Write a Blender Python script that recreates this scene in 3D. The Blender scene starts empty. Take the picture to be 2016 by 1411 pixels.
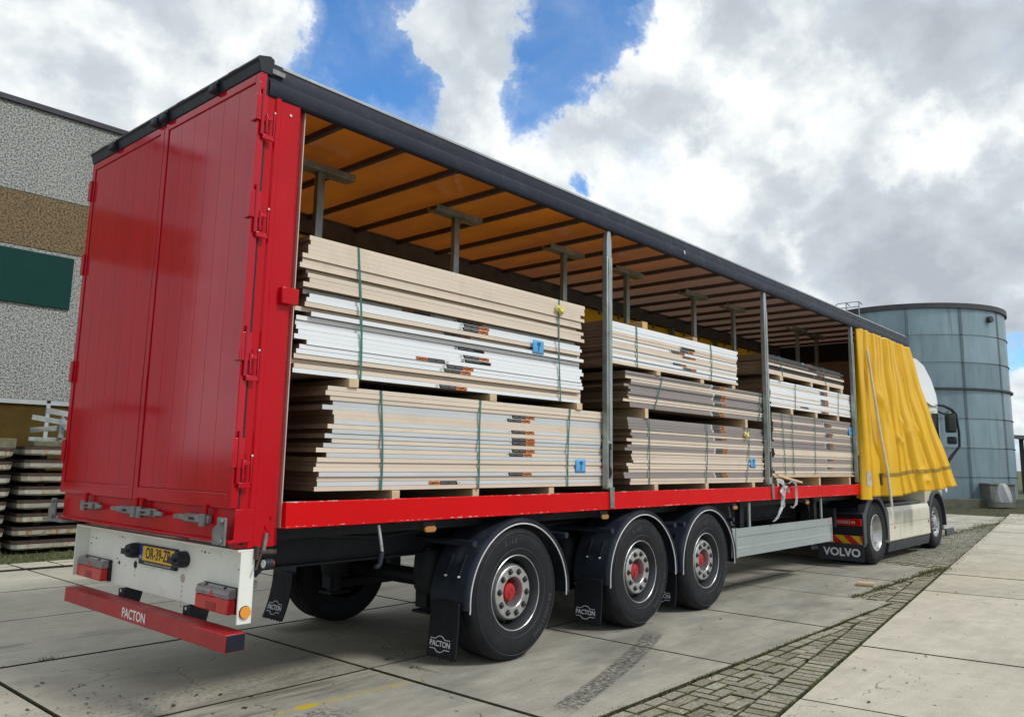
import bpy, math, random
from mathutils import Vector, Matrix
random.seed(7)
R = math.radians
scn = bpy.context.scene
COL = scn.collection

# ------------------------------------------------------------------ camera
cam_d = bpy.data.cameras.new("camera"); cam = bpy.data.objects.new("camera", cam_d); COL.objects.link(cam)
YAW, PIT, ROL = 0.7221, 0.1556, 0.0173
F = Vector((math.cos(PIT)*math.cos(YAW), math.cos(PIT)*math.sin(YAW), math.sin(PIT)))
Rt = Vector((math.sin(YAW), -math.cos(YAW), 0)); Up = Rt.cross(F)
R2 = math.cos(ROL)*Rt + math.sin(ROL)*Up; U2 = -math.sin(ROL)*Rt + math.cos(ROL)*Up
M = Matrix((R2, U2, -F)).transposed().to_4x4()
CAM = Vector((-2.4668, -4.2796, 1.5474)); M.translation = CAM
cam.matrix_world = M
cam_d.sensor_width = 36; cam_d.lens = 1571.117/2016*36
cam_d.shift_x = -3.13/2016; cam_d.shift_y = -45.6/2016
cam_d.clip_start = 0.05; cam_d.clip_end = 2000
scn.camera = cam

def pix(px, py):     # direction of a line of sight, to know where in the sky a cloud stands
    d = F + R2*((px-1008-3.13)/1571.117) - U2*((py-705.5+45.6)/1571.117)
    return d.normalized()

# ------------------------------------------------------------------ sun, sky, exposure
SUN = Vector((0.16, -0.74, 0.80)).normalized()
sd = bpy.data.lights.new("sun", 'SUN'); sd.energy = 1.9; sd.angle = R(11); sd.color = (1.0, .96, .9)
so = bpy.data.objects.new("sun", sd); COL.objects.link(so)
so.rotation_euler = SUN.to_track_quat('Z', 'Y').to_euler()
so.location = (0, -10, 30)
vs = scn.view_settings; vs.view_transform = 'Standard'; vs.look = 'None'; vs.exposure = 0.08; vs.gamma = 1; vs.use_curve_mapping = False

class NT:
    def __init__(s, tree): s.t = tree; s.n = tree.nodes; s.l = tree.links
    def new(s, typ, ins=None, **kw):
        n = s.n.new(typ)
        for k, v in kw.items(): setattr(n, k, v)
        for k, v in (ins or {}).items(): s.put(n.inputs[k], v)
        return n
    def put(s, sock, v):
        if isinstance(v, bpy.types.NodeSocket): s.l.new(v, sock)
        else: sock.default_value = v
    def math(s, op, a, b=0.0, clamp=False):
        n = s.n.new('ShaderNodeMath'); n.operation = op; n.use_clamp = clamp
        s.put(n.inputs[0], a); s.put(n.inputs[1], b); return n.outputs[0]
    def vmath(s, op, a, b=(0, 0, 0)):
        n = s.n.new('ShaderNodeVectorMath'); n.operation = op
        s.put(n.inputs[0], a)
        if op == 'SCALE': s.put(n.inputs['Scale'], b)
        else: s.put(n.inputs[1], b)
        return n.outputs['Value'] if op in ('DOT_PRODUCT', 'LENGTH', 'DISTANCE') else n.outputs['Vector']
    def noise(s, vec, scale, detail=4, rough=.5, dist=0.0):
        n = s.new('ShaderNodeTexNoise', {'Vector': vec, 'Scale': scale, 'Detail': detail, 'Roughness': rough, 'Distortion': dist})
        return n.outputs['Fac']
    def rng(s, v, a, b, c=0.0, d=1.0, smooth=True):
        n = s.new('ShaderNodeMapRange', {0: v, 1: a, 2: b, 3: c, 4: d}); n.interpolation_type = 'SMOOTHSTEP' if smooth else 'LINEAR'; n.clamp = True
        return n.outputs[0]
    def mix(s, f, a, b, mode='MIX'):
        n = s.n.new('ShaderNodeMix'); n.data_type = 'RGBA'; n.blend_type = mode
        s.put(n.inputs[0], f)
        for k, v in ((6, a), (7, b)):
            if not isinstance(v, bpy.types.NodeSocket) and len(v) == 3: v = (*v, 1)
            s.put(n.inputs[k], v)
        return n.outputs[2]

world = bpy.data.worlds.new("World"); scn.world = world; world.use_nodes = True
w = NT(world.node_tree); w.n.clear()
skyt = w.new('ShaderNodeTexSky'); skyt.sky_type = 'NISHITA'; skyt.sun_disc = False
skyt.sun_elevation = math.asin(SUN.z); skyt.sun_rotation = math.atan2(SUN.x, SUN.y)
skyt.air_density = 1.0; skyt.dust_density = .3; skyt.ozone_density = 3.0
tc = w.new('ShaderNodeTexCoord')
D = w.vmath('NORMALIZE', tc.outputs['Generated'])
sep = w.new('ShaderNodeSeparateXYZ', {0: D})
zc = w.math('ADD', w.math('MAXIMUM', sep.outputs[2], 0.0), .42)
dv = w.new('ShaderNodeCombineXYZ', {0: w.math('DIVIDE', sep.outputs[0], zc), 1: w.math('DIVIDE', sep.outputs[1], zc), 2: 0.0}).outputs[0]
wn = w.new('ShaderNodeTexNoise', {'Vector': D, 'Scale': 7.0, 'Detail': 8.0, 'Roughness': .62})
Dw = w.vmath('ADD', D, w.vmath('SCALE', w.vmath('SUBTRACT', wn.outputs['Color'], (.5, .5, .5)), .20))
def blobs(lst, base=0.0):
    acc = base
    for (px, py, rad, k) in lst:
        d = w.vmath('DISTANCE', Dw, tuple(pix(px, py)))
        b = w.rng(d, rad/1571.0, 0.0, 0.0, k)
        acc = w.math('ADD', acc, b)
    return acc
hole = blobs([(735, 70, 150, 1.0), (640, 190, 120, .9), (760, 190, 130, .9), (1110, 70, 150, 1.0), (1180, 20, 150, .9), (1080, 160, 120, .9),
              (1180, 320, 45, .9), (1990, 690, 60, .8), (1000, 200, 90, .6), (2000, 850, 60, .8), (700, -60, 200, 1.0), (1130, -60, 190, 1.0)])
holec = w.math('MINIMUM', hole, 1.0)
wisp = blobs([(880, 60, 150, .75), (850, 130, 80, .55), (560, 120, 90, .4), (1215, 120, 70, .3), (930, 230, 90, .5)])
n1 = w.noise(dv, 2.7, 12, .52, .15)
cov = w.math('ADD', w.math('MULTIPLY', w.math('SUBTRACT', n1, .5), .9), w.math('SUBTRACT', w.math('ADD', .42, wisp), w.math('MULTIPLY', holec, .92)))
wisps = w.noise(D, 9.0, 12, .66, .4)
cov = w.math('ADD', cov, w.math('MULTIPLY', w.math('SUBTRACT', wisps, .5), .75))
cover = w.math('MAXIMUM', w.rng(cov, -.26, .34), w.math('MULTIPLY', w.rng(cov, -.62, .1), .30))
# relief of the clouds: difference of the cloud field towards the sun
off = (SUN.x*.045, SUN.y*.045, .0)
n2 = w.noise(w.vmath('ADD', dv, off), 2.7, 8, .50, .15)
rel = w.math('MULTIPLY', w.math('SUBTRACT', n1, n2), 2.3)
bil = w.math('SUBTRACT', 1.0, w.math('ABSOLUTE', w.math('SUBTRACT', w.math('MULTIPLY', w.noise(Dw, 5.5, 3, .45), 2.0), 1.0)))
bil2 = w.math('SUBTRACT', 1.0, w.math('ABSOLUTE', w.math('SUBTRACT', w.math('MULTIPLY', w.noise(w.vmath('ADD', Dw, tuple(SUN*.05)), 5.5, 3, .45), 2.0), 1.0)))
rel = w.math('ADD', rel, w.math('MULTIPLY', w.math('SUBTRACT', bil, bil2), .55))
big = w.noise(dv, 1.1, 3, .5)
lum = blobs([(1000, 260, 170, .30), (1260, 90, 130, .30), (1400, 330, 200, .30), (1560, 160, 180, .28), (1300, 500, 260, .22), (1840, 240, 170, .22), (1760, 330, 90, .2),
             (1330, 30, 120, .22), (500, 60, 170, .22), (300, 230, 230, .16), (60, 60, 200, .16), (1560, 480, 70, .25), (1990, 420, 60, .2), (1990, 760, 90, .3), (1480, 620, 120, .1),
             (1350, 250, 80, -.30), (1420, 170, 80, -.25), (1450, 20, 130, -.30), (1720, 200, 90, -.16), (1730, 490, 160, -.28), (1900, 540, 200, -.34), (1900, 440, 140, -.14), (1950, 110, 150, -.18),
             (1500, 540, 90, -.14), (1880, 30, 200, -.1), (120, 190, 140, -.06)], .62)
lum = w.math('ADD', lum, rel)
lum = w.math('ADD', lum, w.math('MULTIPLY', w.math('SUBTRACT', big, .5), .35))
edge = w.rng(cov, .05, .34, .12, 0.0)
lum = w.math('ADD', lum, edge)
lum = w.math('MAXIMUM', w.math('MINIMUM', lum, .93), .26)
cr = w.new('ShaderNodeValToRGB', {0: lum})
cr.color_ramp.elements[0].position = .25; cr.color_ramp.elements[0].color = (.45, .49, .54, 1)
cr.color_ramp.elements[1].position = .92; cr.color_ramp.elements[1].color = (.97, 1.0, 1.0, 1)
e = cr.color_ramp.elements.new(.6); e.color = (.60, .66, .71, 1)
blue = w.mix(1.0, skyt.outputs[0], (.55, .95, 1.25), 'MULTIPLY')
bg1 = w.new('ShaderNodeBackground', {'Color': blue, 'Strength': .155})
bg2 = w.new('ShaderNodeBackground', {'Color': cr.outputs[0], 'Strength': 1.0})
ms = w.new('ShaderNodeMixShader', {0: cover, 1: bg1.outputs[0], 2: bg2.outputs[0]})
out = w.new('ShaderNodeOutputWorld', {0: ms.outputs[0]})
world.cycles.sampling_method = 'MANUAL'; world.cycles.sample_map_resolution = 512

# ------------------------------------------------------------------ helpers
def tag(o, label=None, cat=None, group=None, kind=None):
    if label: o['label'] = label
    if cat: o['category'] = cat
    if group: o['group'] = group
    if kind: o['kind'] = kind
    return o
def empty(name, loc=(0, 0, 0), rz=0.0):
    o = bpy.data.objects.new(name, None); COL.objects.link(o); o.location = loc; o.rotation_euler = (0, 0, rz)
    o.empty_display_size = .2
    return o
def link(name, me, parent=None, bev=0.0, loc=None, rot=None):
    o = bpy.data.objects.new(name, me); COL.objects.link(o)
    if parent is not None: o.parent = parent
    if loc is not None: o.location = loc
    if rot is not None: o.rotation_euler = rot
    if bev:
        m = o.modifiers.new('bevel', 'BEVEL'); m.width = bev; m.segments = 2; m.limit_method = 'ANGLE'; m.angle_limit = R(40)
    return o

class MB:
    def __init__(s): s.v = []; s.f = []; s.mi = []; s.m = 0
    def add(s, vs, fs):
        b = len(s.v); s.v += [tuple(p) for p in vs]
        for f in fs: s.f.append(tuple(b+i for i in f)); s.mi.append(s.m)
        return s
    def box(s, x0, x1, y0, y1, z0, z1):
        if x0 > x1: x0, x1 = x1, x0
        if y0 > y1: y0, y1 = y1, y0
        if z0 > z1: z0, z1 = z1, z0
        return s.add([(x0,y0,z0),(x1,y0,z0),(x1,y1,z0),(x0,y1,z0),(x0,y0,z1),(x1,y0,z1),(x1,y1,z1),(x0,y1,z1)],
                     [(0,3,2,1),(4,5,6,7),(0,1,5,4),(1,2,6,5),(2,3,7,6),(3,0,4,7)])
    def prism(s, poly, axis, a, b):      # polygon in the other two axes (in order), extruded along axis
        n = len(poly); vs = []
        for t in (a, b):
            for (p, q) in poly:
                vs.append({'x': (t, p, q), 'y': (p, t, q), 'z': (p, q, t)}[axis])
        area = sum(poly[i][0]*poly[(i+1) % n][1]-poly[(i+1) % n][0]*poly[i][1] for i in range(n))
        fl = (area > 0) ^ (axis == 'y') ^ (b < a)
        fs = [tuple(range(n)), tuple(range(2*n-1, n-1, -1))] + [(i, i+n, (i+1) % n+n, (i+1) % n) for i in range(n)]
        if fl: fs = [tuple(reversed(f)) for f in fs]
        return s.add(vs, fs)
    def cyl(s, p0, p1, r, n=12, r1=None, caps=True):
        p0 = Vector(p0); p1 = Vector(p1); r1 = r if r1 is None else r1
        d = (p1-p0).normalized(); a = d.orthogonal().normalized(); b = d.cross(a)
        vs = []
        for p, rr in ((p0, r), (p1, r1)):
            for i in range(n):
                t = 2*math.pi*i/n; vs.append(p+rr*(math.cos(t)*a+math.sin(t)*b))
        fs = [(i, (i+1) % n, (i+1) % n+n, i+n) for i in range(n)]
        if caps: fs += [tuple(range(n-1, -1, -1)), tuple(range(n, 2*n))]
        return s.add(vs, fs)
    def tube(s, pts, r, n=8):
        pts = [Vector(p) for p in pts]; vs = []; N = len(pts)
        a = (pts[1]-pts[0]).normalized().orthogonal().normalized()
        for k, p in enumerate(pts):
            d = (pts[min(k+1, N-1)]-pts[max(k-1, 0)]).normalized()
            a = (a-d*a.dot(d)).normalized(); b = d.cross(a)
            rr = r[k] if isinstance(r, (list, tuple)) else r
            for i in range(n):
                t = 2*math.pi*i/n; vs.append(p+rr*(math.cos(t)*a+math.sin(t)*b))
        fs = [(k*n+i, k*n+(i+1) % n, (k+1)*n+(i+1) % n, (k+1)*n+i) for k in range(N-1) for i in range(n)]
        fs += [tuple(range(n-1, -1, -1)), tuple(range((N-1)*n, N*n))]
        return s.add(vs, fs)
    def lathe(s, prof, c=(0, 0, 0), n=48, a0=0.0, a1=2*math.pi):   # profile (r, y) turned about the y axis
        full = abs(a1-a0-2*math.pi) < 1e-6; m = n if full else n+1; k = len(prof); vs = []
        for i in range(m):
            t = a0+(a1-a0)*i/n
            for (r, y) in prof: vs.append((c[0]+r*math.cos(t), c[1]+y, c[2]+r*math.sin(t)))
        fs = []
        for i in range(n):
            j = (i+1) % m
            for q in range(k-1): fs.append((i*k+q, i*k+q+1, j*k+q+1, j*k+q))
        return s.add(vs, fs)
    def grid(s, fn, nu, nv):
        vs = [fn(i/nu, j/nv) for j in range(nv+1) for i in range(nu+1)]
        return s.add(vs, [(j*(nu+1)+i, j*(nu+1)+i+1, (j+1)*(nu+1)+i+1, (j+1)*(nu+1)+i) for j in range(nv) for i in range(nu)])
    def mesh(s, name, mats, smooth=30):
        me = bpy.data.meshes.new(name); me.from_pydata(s.v, [], s.f)
        if not isinstance(mats, (list, tuple)): mats = [mats]
        for m in mats: me.materials.append(m)
        me.polygons.foreach_set('material_index', s.mi)
        if smooth:
            me.polygons.foreach_set('use_smooth', [True]*len(me.polygons))
            me.set_sharp_from_angle(angle=R(smooth))
        me.update()
        return me
    def build(s, name, mats, parent=None, bev=0.0, smooth=30, loc=None, rot=None):
        return link(name, s.mesh(name, mats, smooth), parent, bev, loc, rot)
def box(name, m, parent, *b, bev=0.0):
    return MB().box(*b).build(name, m, parent, bev)

_tx = {}
def text_mesh(txt, size, ext, m, bold=0.0, xs=1.0, shear=0.0, sp=1.0):
    key = (txt, size, ext, m.name, bold, xs, shear, sp)
    if key in _tx: return _tx[key]
    cu = bpy.data.curves.new('lettering', 'FONT'); cu.body = txt; cu.size = size; cu.extrude = ext; cu.offset = bold
    cu.align_x = 'CENTER'; cu.align_y = 'CENTER'; cu.shear = shear; cu.space_character = sp; cu.resolution_u = 3
    o = bpy.data.objects.new('lettering', cu); COL.objects.link(o)
    dg = bpy.context.evaluated_depsgraph_get(); dg.update()
    me = bpy.data.meshes.new_from_object(o.evaluated_get(dg))
    bpy.data.objects.remove(o); bpy.data.curves.remove(cu)
    me.name = 'lettering'
    for v in me.vertices: v.co.x *= xs
    me.materials.clear(); me.materials.append(m)
    _tx[key] = me
    return me
# orientation of lettering: facing -x (rear) reads towards -y ; facing -y (right side) reads towards +x
ROT_REAR = (R(90), 0, R(-90)); ROT_SIDE = (R(90), 0, 0)

def mat(name, col, rough=.5, metal=0.0, var=.12, scale=3.0, bump=0.0, bscale=80.0, coat=0.0, spec=.5, st=(1, 1, 1), rnd=0.0,
        dirt=None, dirtamt=.5, dscale=2.0, dlo=.5, dhi=.7, rvar=.1, trans=0.0):
    m = bpy.data.materials.new(name); m.use_nodes = True; t = NT(m.node_tree)
    b = t.n['Principled BSDF']
    pos = t.new('ShaderNodeNewGeometry').outputs['Position']
    p = t.vmath('MULTIPLY', pos, st)
    n = t.noise(p, scale, 6, .6)
    f = t.rng(n, .3, .7, 1-var, 1+var, False)
    c = t.mix(1.0, (*col, 1), t.new('ShaderNodeCombineXYZ', {0: f, 1: f, 2: f}).outputs[0], 'MULTIPLY')
    if rnd:
        r = t.new('ShaderNodeObjectInfo').outputs['Random']
        rr = t.math('ADD', 1-rnd, t.math('MULTIPLY', r, 2*rnd))
        c = t.mix(1.0, c, t.new('ShaderNodeCombineXYZ', {0: rr, 1: rr, 2: rr}).outputs[0], 'MULTIPLY')
    if dirt:
        dn = t.noise(t.vmath('MULTIPLY', pos, (1, 1, 1)), dscale, 9, .65)
        c = t.mix(t.math('MULTIPLY', t.rng(dn, dlo, dhi), dirtamt), c, (*dirt, 1))
    t.put(b.inputs['Base Color'], c)
    rn = t.rng(t.noise(pos, scale*2.3, 5, .6), .3, .7, max(rough-rvar, .02), min(rough+rvar, 1), False)
    t.put(b.inputs['Roughness'], rn)
    b.inputs['Metallic'].default_value = metal; b.inputs['Coat Weight'].default_value = coat
    b.inputs['Specular IOR Level'].default_value = spec; b.inputs['Coat Roughness'].default_value = .08
    if bump:
        bn = t.noise(p, bscale, 5, .6)
        t.put(b.inputs['Normal'], t.new('ShaderNodeBump', {'Height': bn, 'Strength': bump, 'Distance': .01}).outputs[0])
    if trans:
        tr = t.new('ShaderNodeBsdfTranslucent', {'Color': c})
        mx = t.new('ShaderNodeMixShader', {0: trans, 1: b.outputs[0], 2: tr.outputs[0]})
        t.l.new(mx.outputs[0], t.n['Material Output'].inputs[0])
    return m

RED = mat('red_paint', (.48, .0006, .008), .25, var=.09, scale=1.2, spec=.3, dirt=(.34, .008, .02), dirtamt=.35, dlo=.5, dhi=.8, bump=.03, bscale=9)
REDDOOR = mat('red_door_paint', (.48, .0008, .014), .10, var=.10, scale=1.0, coat=0, st=(1, 6, .6), dirt=(.38, .012, .028), dirtamt=.5, dscale=3, bump=.015, bscale=3, rvar=.04)
REDSILL = mat('red_sill_paint', (.60, .0006, .003), .5, var=.06, scale=1.5, spec=.18)
def chips(m, zs):            # chipped paint along the two edges of the sill
    t = NT(m.node_tree); b = t.n['Principled BSDF']
    pos = t.new('ShaderNodeNewGeometry').outputs['Position']
    z = t.new('ShaderNodeSeparateXYZ', {0: pos}).outputs[2]
    acc = 0.0
    for z0, wd in zs: acc = t.math('MAXIMUM', acc, t.rng(t.math('ABSOLUTE', t.math('SUBTRACT', z, z0)), wd, 0.0))
    n = t.noise(t.vmath('MULTIPLY', pos, (.35, 1, 1)), 60, 8, .75)
    n2 = t.noise(pos, 1.7, 3, .6)
    k = t.rng(t.math('ADD', t.math('MULTIPLY', acc, .30), t.math('ADD', t.math('MULTIPLY', t.math('SUBTRACT', n2, .5), .35), n)), .84, .88)
    old = b.inputs['Base Color'].links[0].from_socket
    t.put(b.inputs['Base Color'], t.mix(k, old, (.62, .48, .45, 1)))
chips(REDSILL, [(1.277, .02), (1.128, .016)])
BUMPER = mat('bumper_red', (.36, .012, .018), .42, var=.12, scale=3, dirt=(.22, .03, .03), dirtamt=.5)
WHITE = mat('white_paint', (.76, .78, .73), .38, var=.06, scale=3, dirt=(.34, .33, .28), dirtamt=.4, dscale=4, dlo=.55, dhi=.75, st=(1, 1, .4))
CREAM = mat('cream_cab_paint', (.68, .66, .54), .25, var=.03, scale=1, coat=.4)
CABWHITE = mat('cab_gloss_white', (.74, .76, .78), .08, var=.02, scale=1, coat=1.0, rvar=.02)
BLACK = mat('black_plastic', (.022, .026, .036), .42, spec=.25, var=.2, scale=5, bump=.05, bscale=120)
RAIL = mat('dark_blue_rail', (.013, .017, .032), .50, var=.25, scale=8, st=(.1, 1, 1), spec=.3, dirt=(.05, .055, .07), dirtamt=.5, dscale=5)
CHASSIS = mat('chassis_black', (.014, .016, .021), .55, spec=.25, var=.3, scale=5, dirt=(.035, .032, .03), dirtamt=.5)
FENDER = mat('fender_plastic', (.017, .023, .036), .42, spec=.25, var=.25, scale=6, dirt=(.06, .065, .07), dirtamt=.5, dscale=4)
FLAP = mat('mudflap_rubber', (.011, .013, .019), .6, spec=.25, var=.25, scale=7, st=(1, 1, .2), bump=.1, bscale=30)
RUBBER = mat('tyre_rubber', (.015, .016, .020), .68, spec=.25, var=.22, scale=8, bump=.12, bscale=60, dirt=(.04, .038, .036), dirtamt=.35, dscale=6)
TYRETXT = mat('tyre_lettering', (.036, .038, .045), .6, var=.2)
ALU = mat('wheel_aluminium', (.50, .51, .52), .34, metal=.75, var=.15, scale=12, dirt=(.16, .15, .15), dirtamt=.5, dscale=9)
ALUD = mat('dull_aluminium', (.40, .43, .45), .45, metal=.6, var=.15, scale=4)
GALV = mat('galvanised_steel', (.36, .41, .40), .42, metal=.55, var=.3, scale=10, st=(1, 1, .35), dirt=(.20, .24, .17), dirtamt=.6, dscale=6, dlo=.45, dhi=.7)
STEEL = mat('worn_steel', (.23, .235, .235), .5, metal=.6, var=.3, scale=20)
RUSTY = mat('rusty_brown_steel', (.065, .040, .034), .7, metal=.2, var=.3, scale=15)
SKIRT = mat('grey_aluminium_board', (.33, .385, .385), .42, metal=.25, var=.08, scale=3, st=(.3, 1, 1), dirt=(.26, .28, .27), dirtamt=.4)
DARK = mat('dark_void', (.008, .009, .012), .7, var=.2)
HUB = mat('red_hub', (.42, .012, .015), .35, var=.1, scale=8)
PWHITE = mat('white_print', (.70, .72, .72), .5, var=.05)
REDLENS = mat('red_lens', (.50, .001, .003), .15, var=.05, coat=.15, rvar=.03)
CLEARLENS = mat('smoky_lens', (.20, .17, .18), .12, var=.25, scale=14, coat=.3, rvar=.03)
AMBER = mat('amber_lens', (.78, .30, .02), .2, var=.1, coat=.4)
AMBERDIRTY = mat('dusty_amber_lens', (.42, .19, .05), .4, var=.2, scale=20)
YPLATE = mat('plate_yellow', (.75, .42, .02), .3, var=.03)
PBLUE = mat('plate_blue', (.01, .04, .32), .35, var=.03)
BLACKINK = mat('black_ink', (.012, .010, .012), .4, var=.05)
ORANGE = mat('orange_print', (.80, .23, .03), .45, var=.04)
GREYINK = mat('grey_ink', (.35, .36, .38), .5, var=.05)
CHEVY = mat('chevron_yellow', (.72, .50, .02), .35, var=.06); CHEVR = mat('chevron_red', (.62, .02, .02), .35, var=.06)
BEIGE = mat('mdf_edge', (.69, .59, .485), .6, var=.06, scale=3, st=(.25, 1, 2), rnd=.06, bump=.08, bscale=160, dirt=(.45, .36, .27), dirtamt=.25, dscale=3)
BWHITE = mat('white_board_edge', (.80, .84, .88), .45, var=.03, scale=4, st=(.3, 1, 1), rnd=.04)
BWHITEG = mat('chalky_board_edge', (.57, .60, .62), .55, var=.07, scale=8, st=(.3, 1, 1), rnd=.04)
BGREY = mat('taupe_board_edge', (.27, .24, .235), .55, var=.08, scale=4, st=(.25, 1, 1), rnd=.06)
BDARK = mat('dark_board_edge', (.035, .037, .048), .5, var=.1, scale=4, rnd=.06)
BEND = mat('board_end_shaded_brown', (.215, .145, .09), .75, var=.12, scale=5, rnd=.12, bump=.15, bscale=200)  # brown board ends, colour darkened to carry the shade of post and doors
TIMBER = mat('pale_timber', (.60, .46, .29), .6, var=.14, scale=4, st=(3, .4, 3), bump=.1, bscale=60, rnd=.07)
TIMBERO = mat('orange_timber', (.60, .38, .17), .6, var=.16, scale=4, st=(3, .4, 3), bump=.1, bscale=60, rnd=.07)
STRAP = mat('green_strap', (.035, .16, .13), .4, var=.2, scale=20)
BLUEP = mat('blue_paper', (.10, .38, .74), .6, var=.06, scale=12); BLUEPD = mat('blue_print', (.01, .10, .28), .6)
YELTAG = mat('yellow_tag', (.75, .68, .20), .6, var=.1)
PLASTIC = mat('white_film', (.62, .64, .66), .25, var=.15, scale=30, bump=.5, bscale=60, trans=.35)
CURT = mat('yellow_tarpaulin', (.74, .425, .001), .38, var=.06, scale=2.5, bump=.05, bscale=14, trans=.03, dirt=(.50, .27, .01), dirtamt=.45, dscale=2.6, dlo=.56, dhi=.78)
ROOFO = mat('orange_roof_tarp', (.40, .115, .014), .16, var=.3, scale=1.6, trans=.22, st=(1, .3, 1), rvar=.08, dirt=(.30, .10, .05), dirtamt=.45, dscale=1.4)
ROOFG = mat('grey_roof_tarp', (.34, .23, .20), .30, var=.18, scale=1.6, trans=.20, st=(1, .3, 1), rvar=.08, dirt=(.20, .13, .11), dirtamt=.4, dscale=1.4)
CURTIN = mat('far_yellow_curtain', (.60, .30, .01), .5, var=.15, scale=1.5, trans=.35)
BULK = mat('bulkhead_board', (.34, .27, .22), .6, var=.15, scale=2)
GLASS = mat('window_glass', (.075, .052, .018), .05, var=.5, scale=.8, spec=.6, rvar=.02)
CABGLASS = mat('cab_glass', (.03, .04, .045), .03, var=.1, spec=.8, rvar=.01)
MIRROR = mat('mirror_glass', (.5, .5, .5), .03, metal=1.0, rvar=.01)

def front_sheen(m):             # grey grazing reflection painted into the tarpaulin colour, growing towards the front
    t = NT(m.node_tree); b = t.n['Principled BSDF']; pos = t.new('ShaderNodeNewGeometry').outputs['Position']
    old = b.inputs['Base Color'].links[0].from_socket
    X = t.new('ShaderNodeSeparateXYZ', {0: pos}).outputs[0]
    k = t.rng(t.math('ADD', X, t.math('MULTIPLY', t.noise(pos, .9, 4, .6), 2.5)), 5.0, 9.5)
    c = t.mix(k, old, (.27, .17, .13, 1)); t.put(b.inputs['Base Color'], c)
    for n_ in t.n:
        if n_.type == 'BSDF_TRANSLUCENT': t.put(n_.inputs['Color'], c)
front_sheen(ROOFO)

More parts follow.
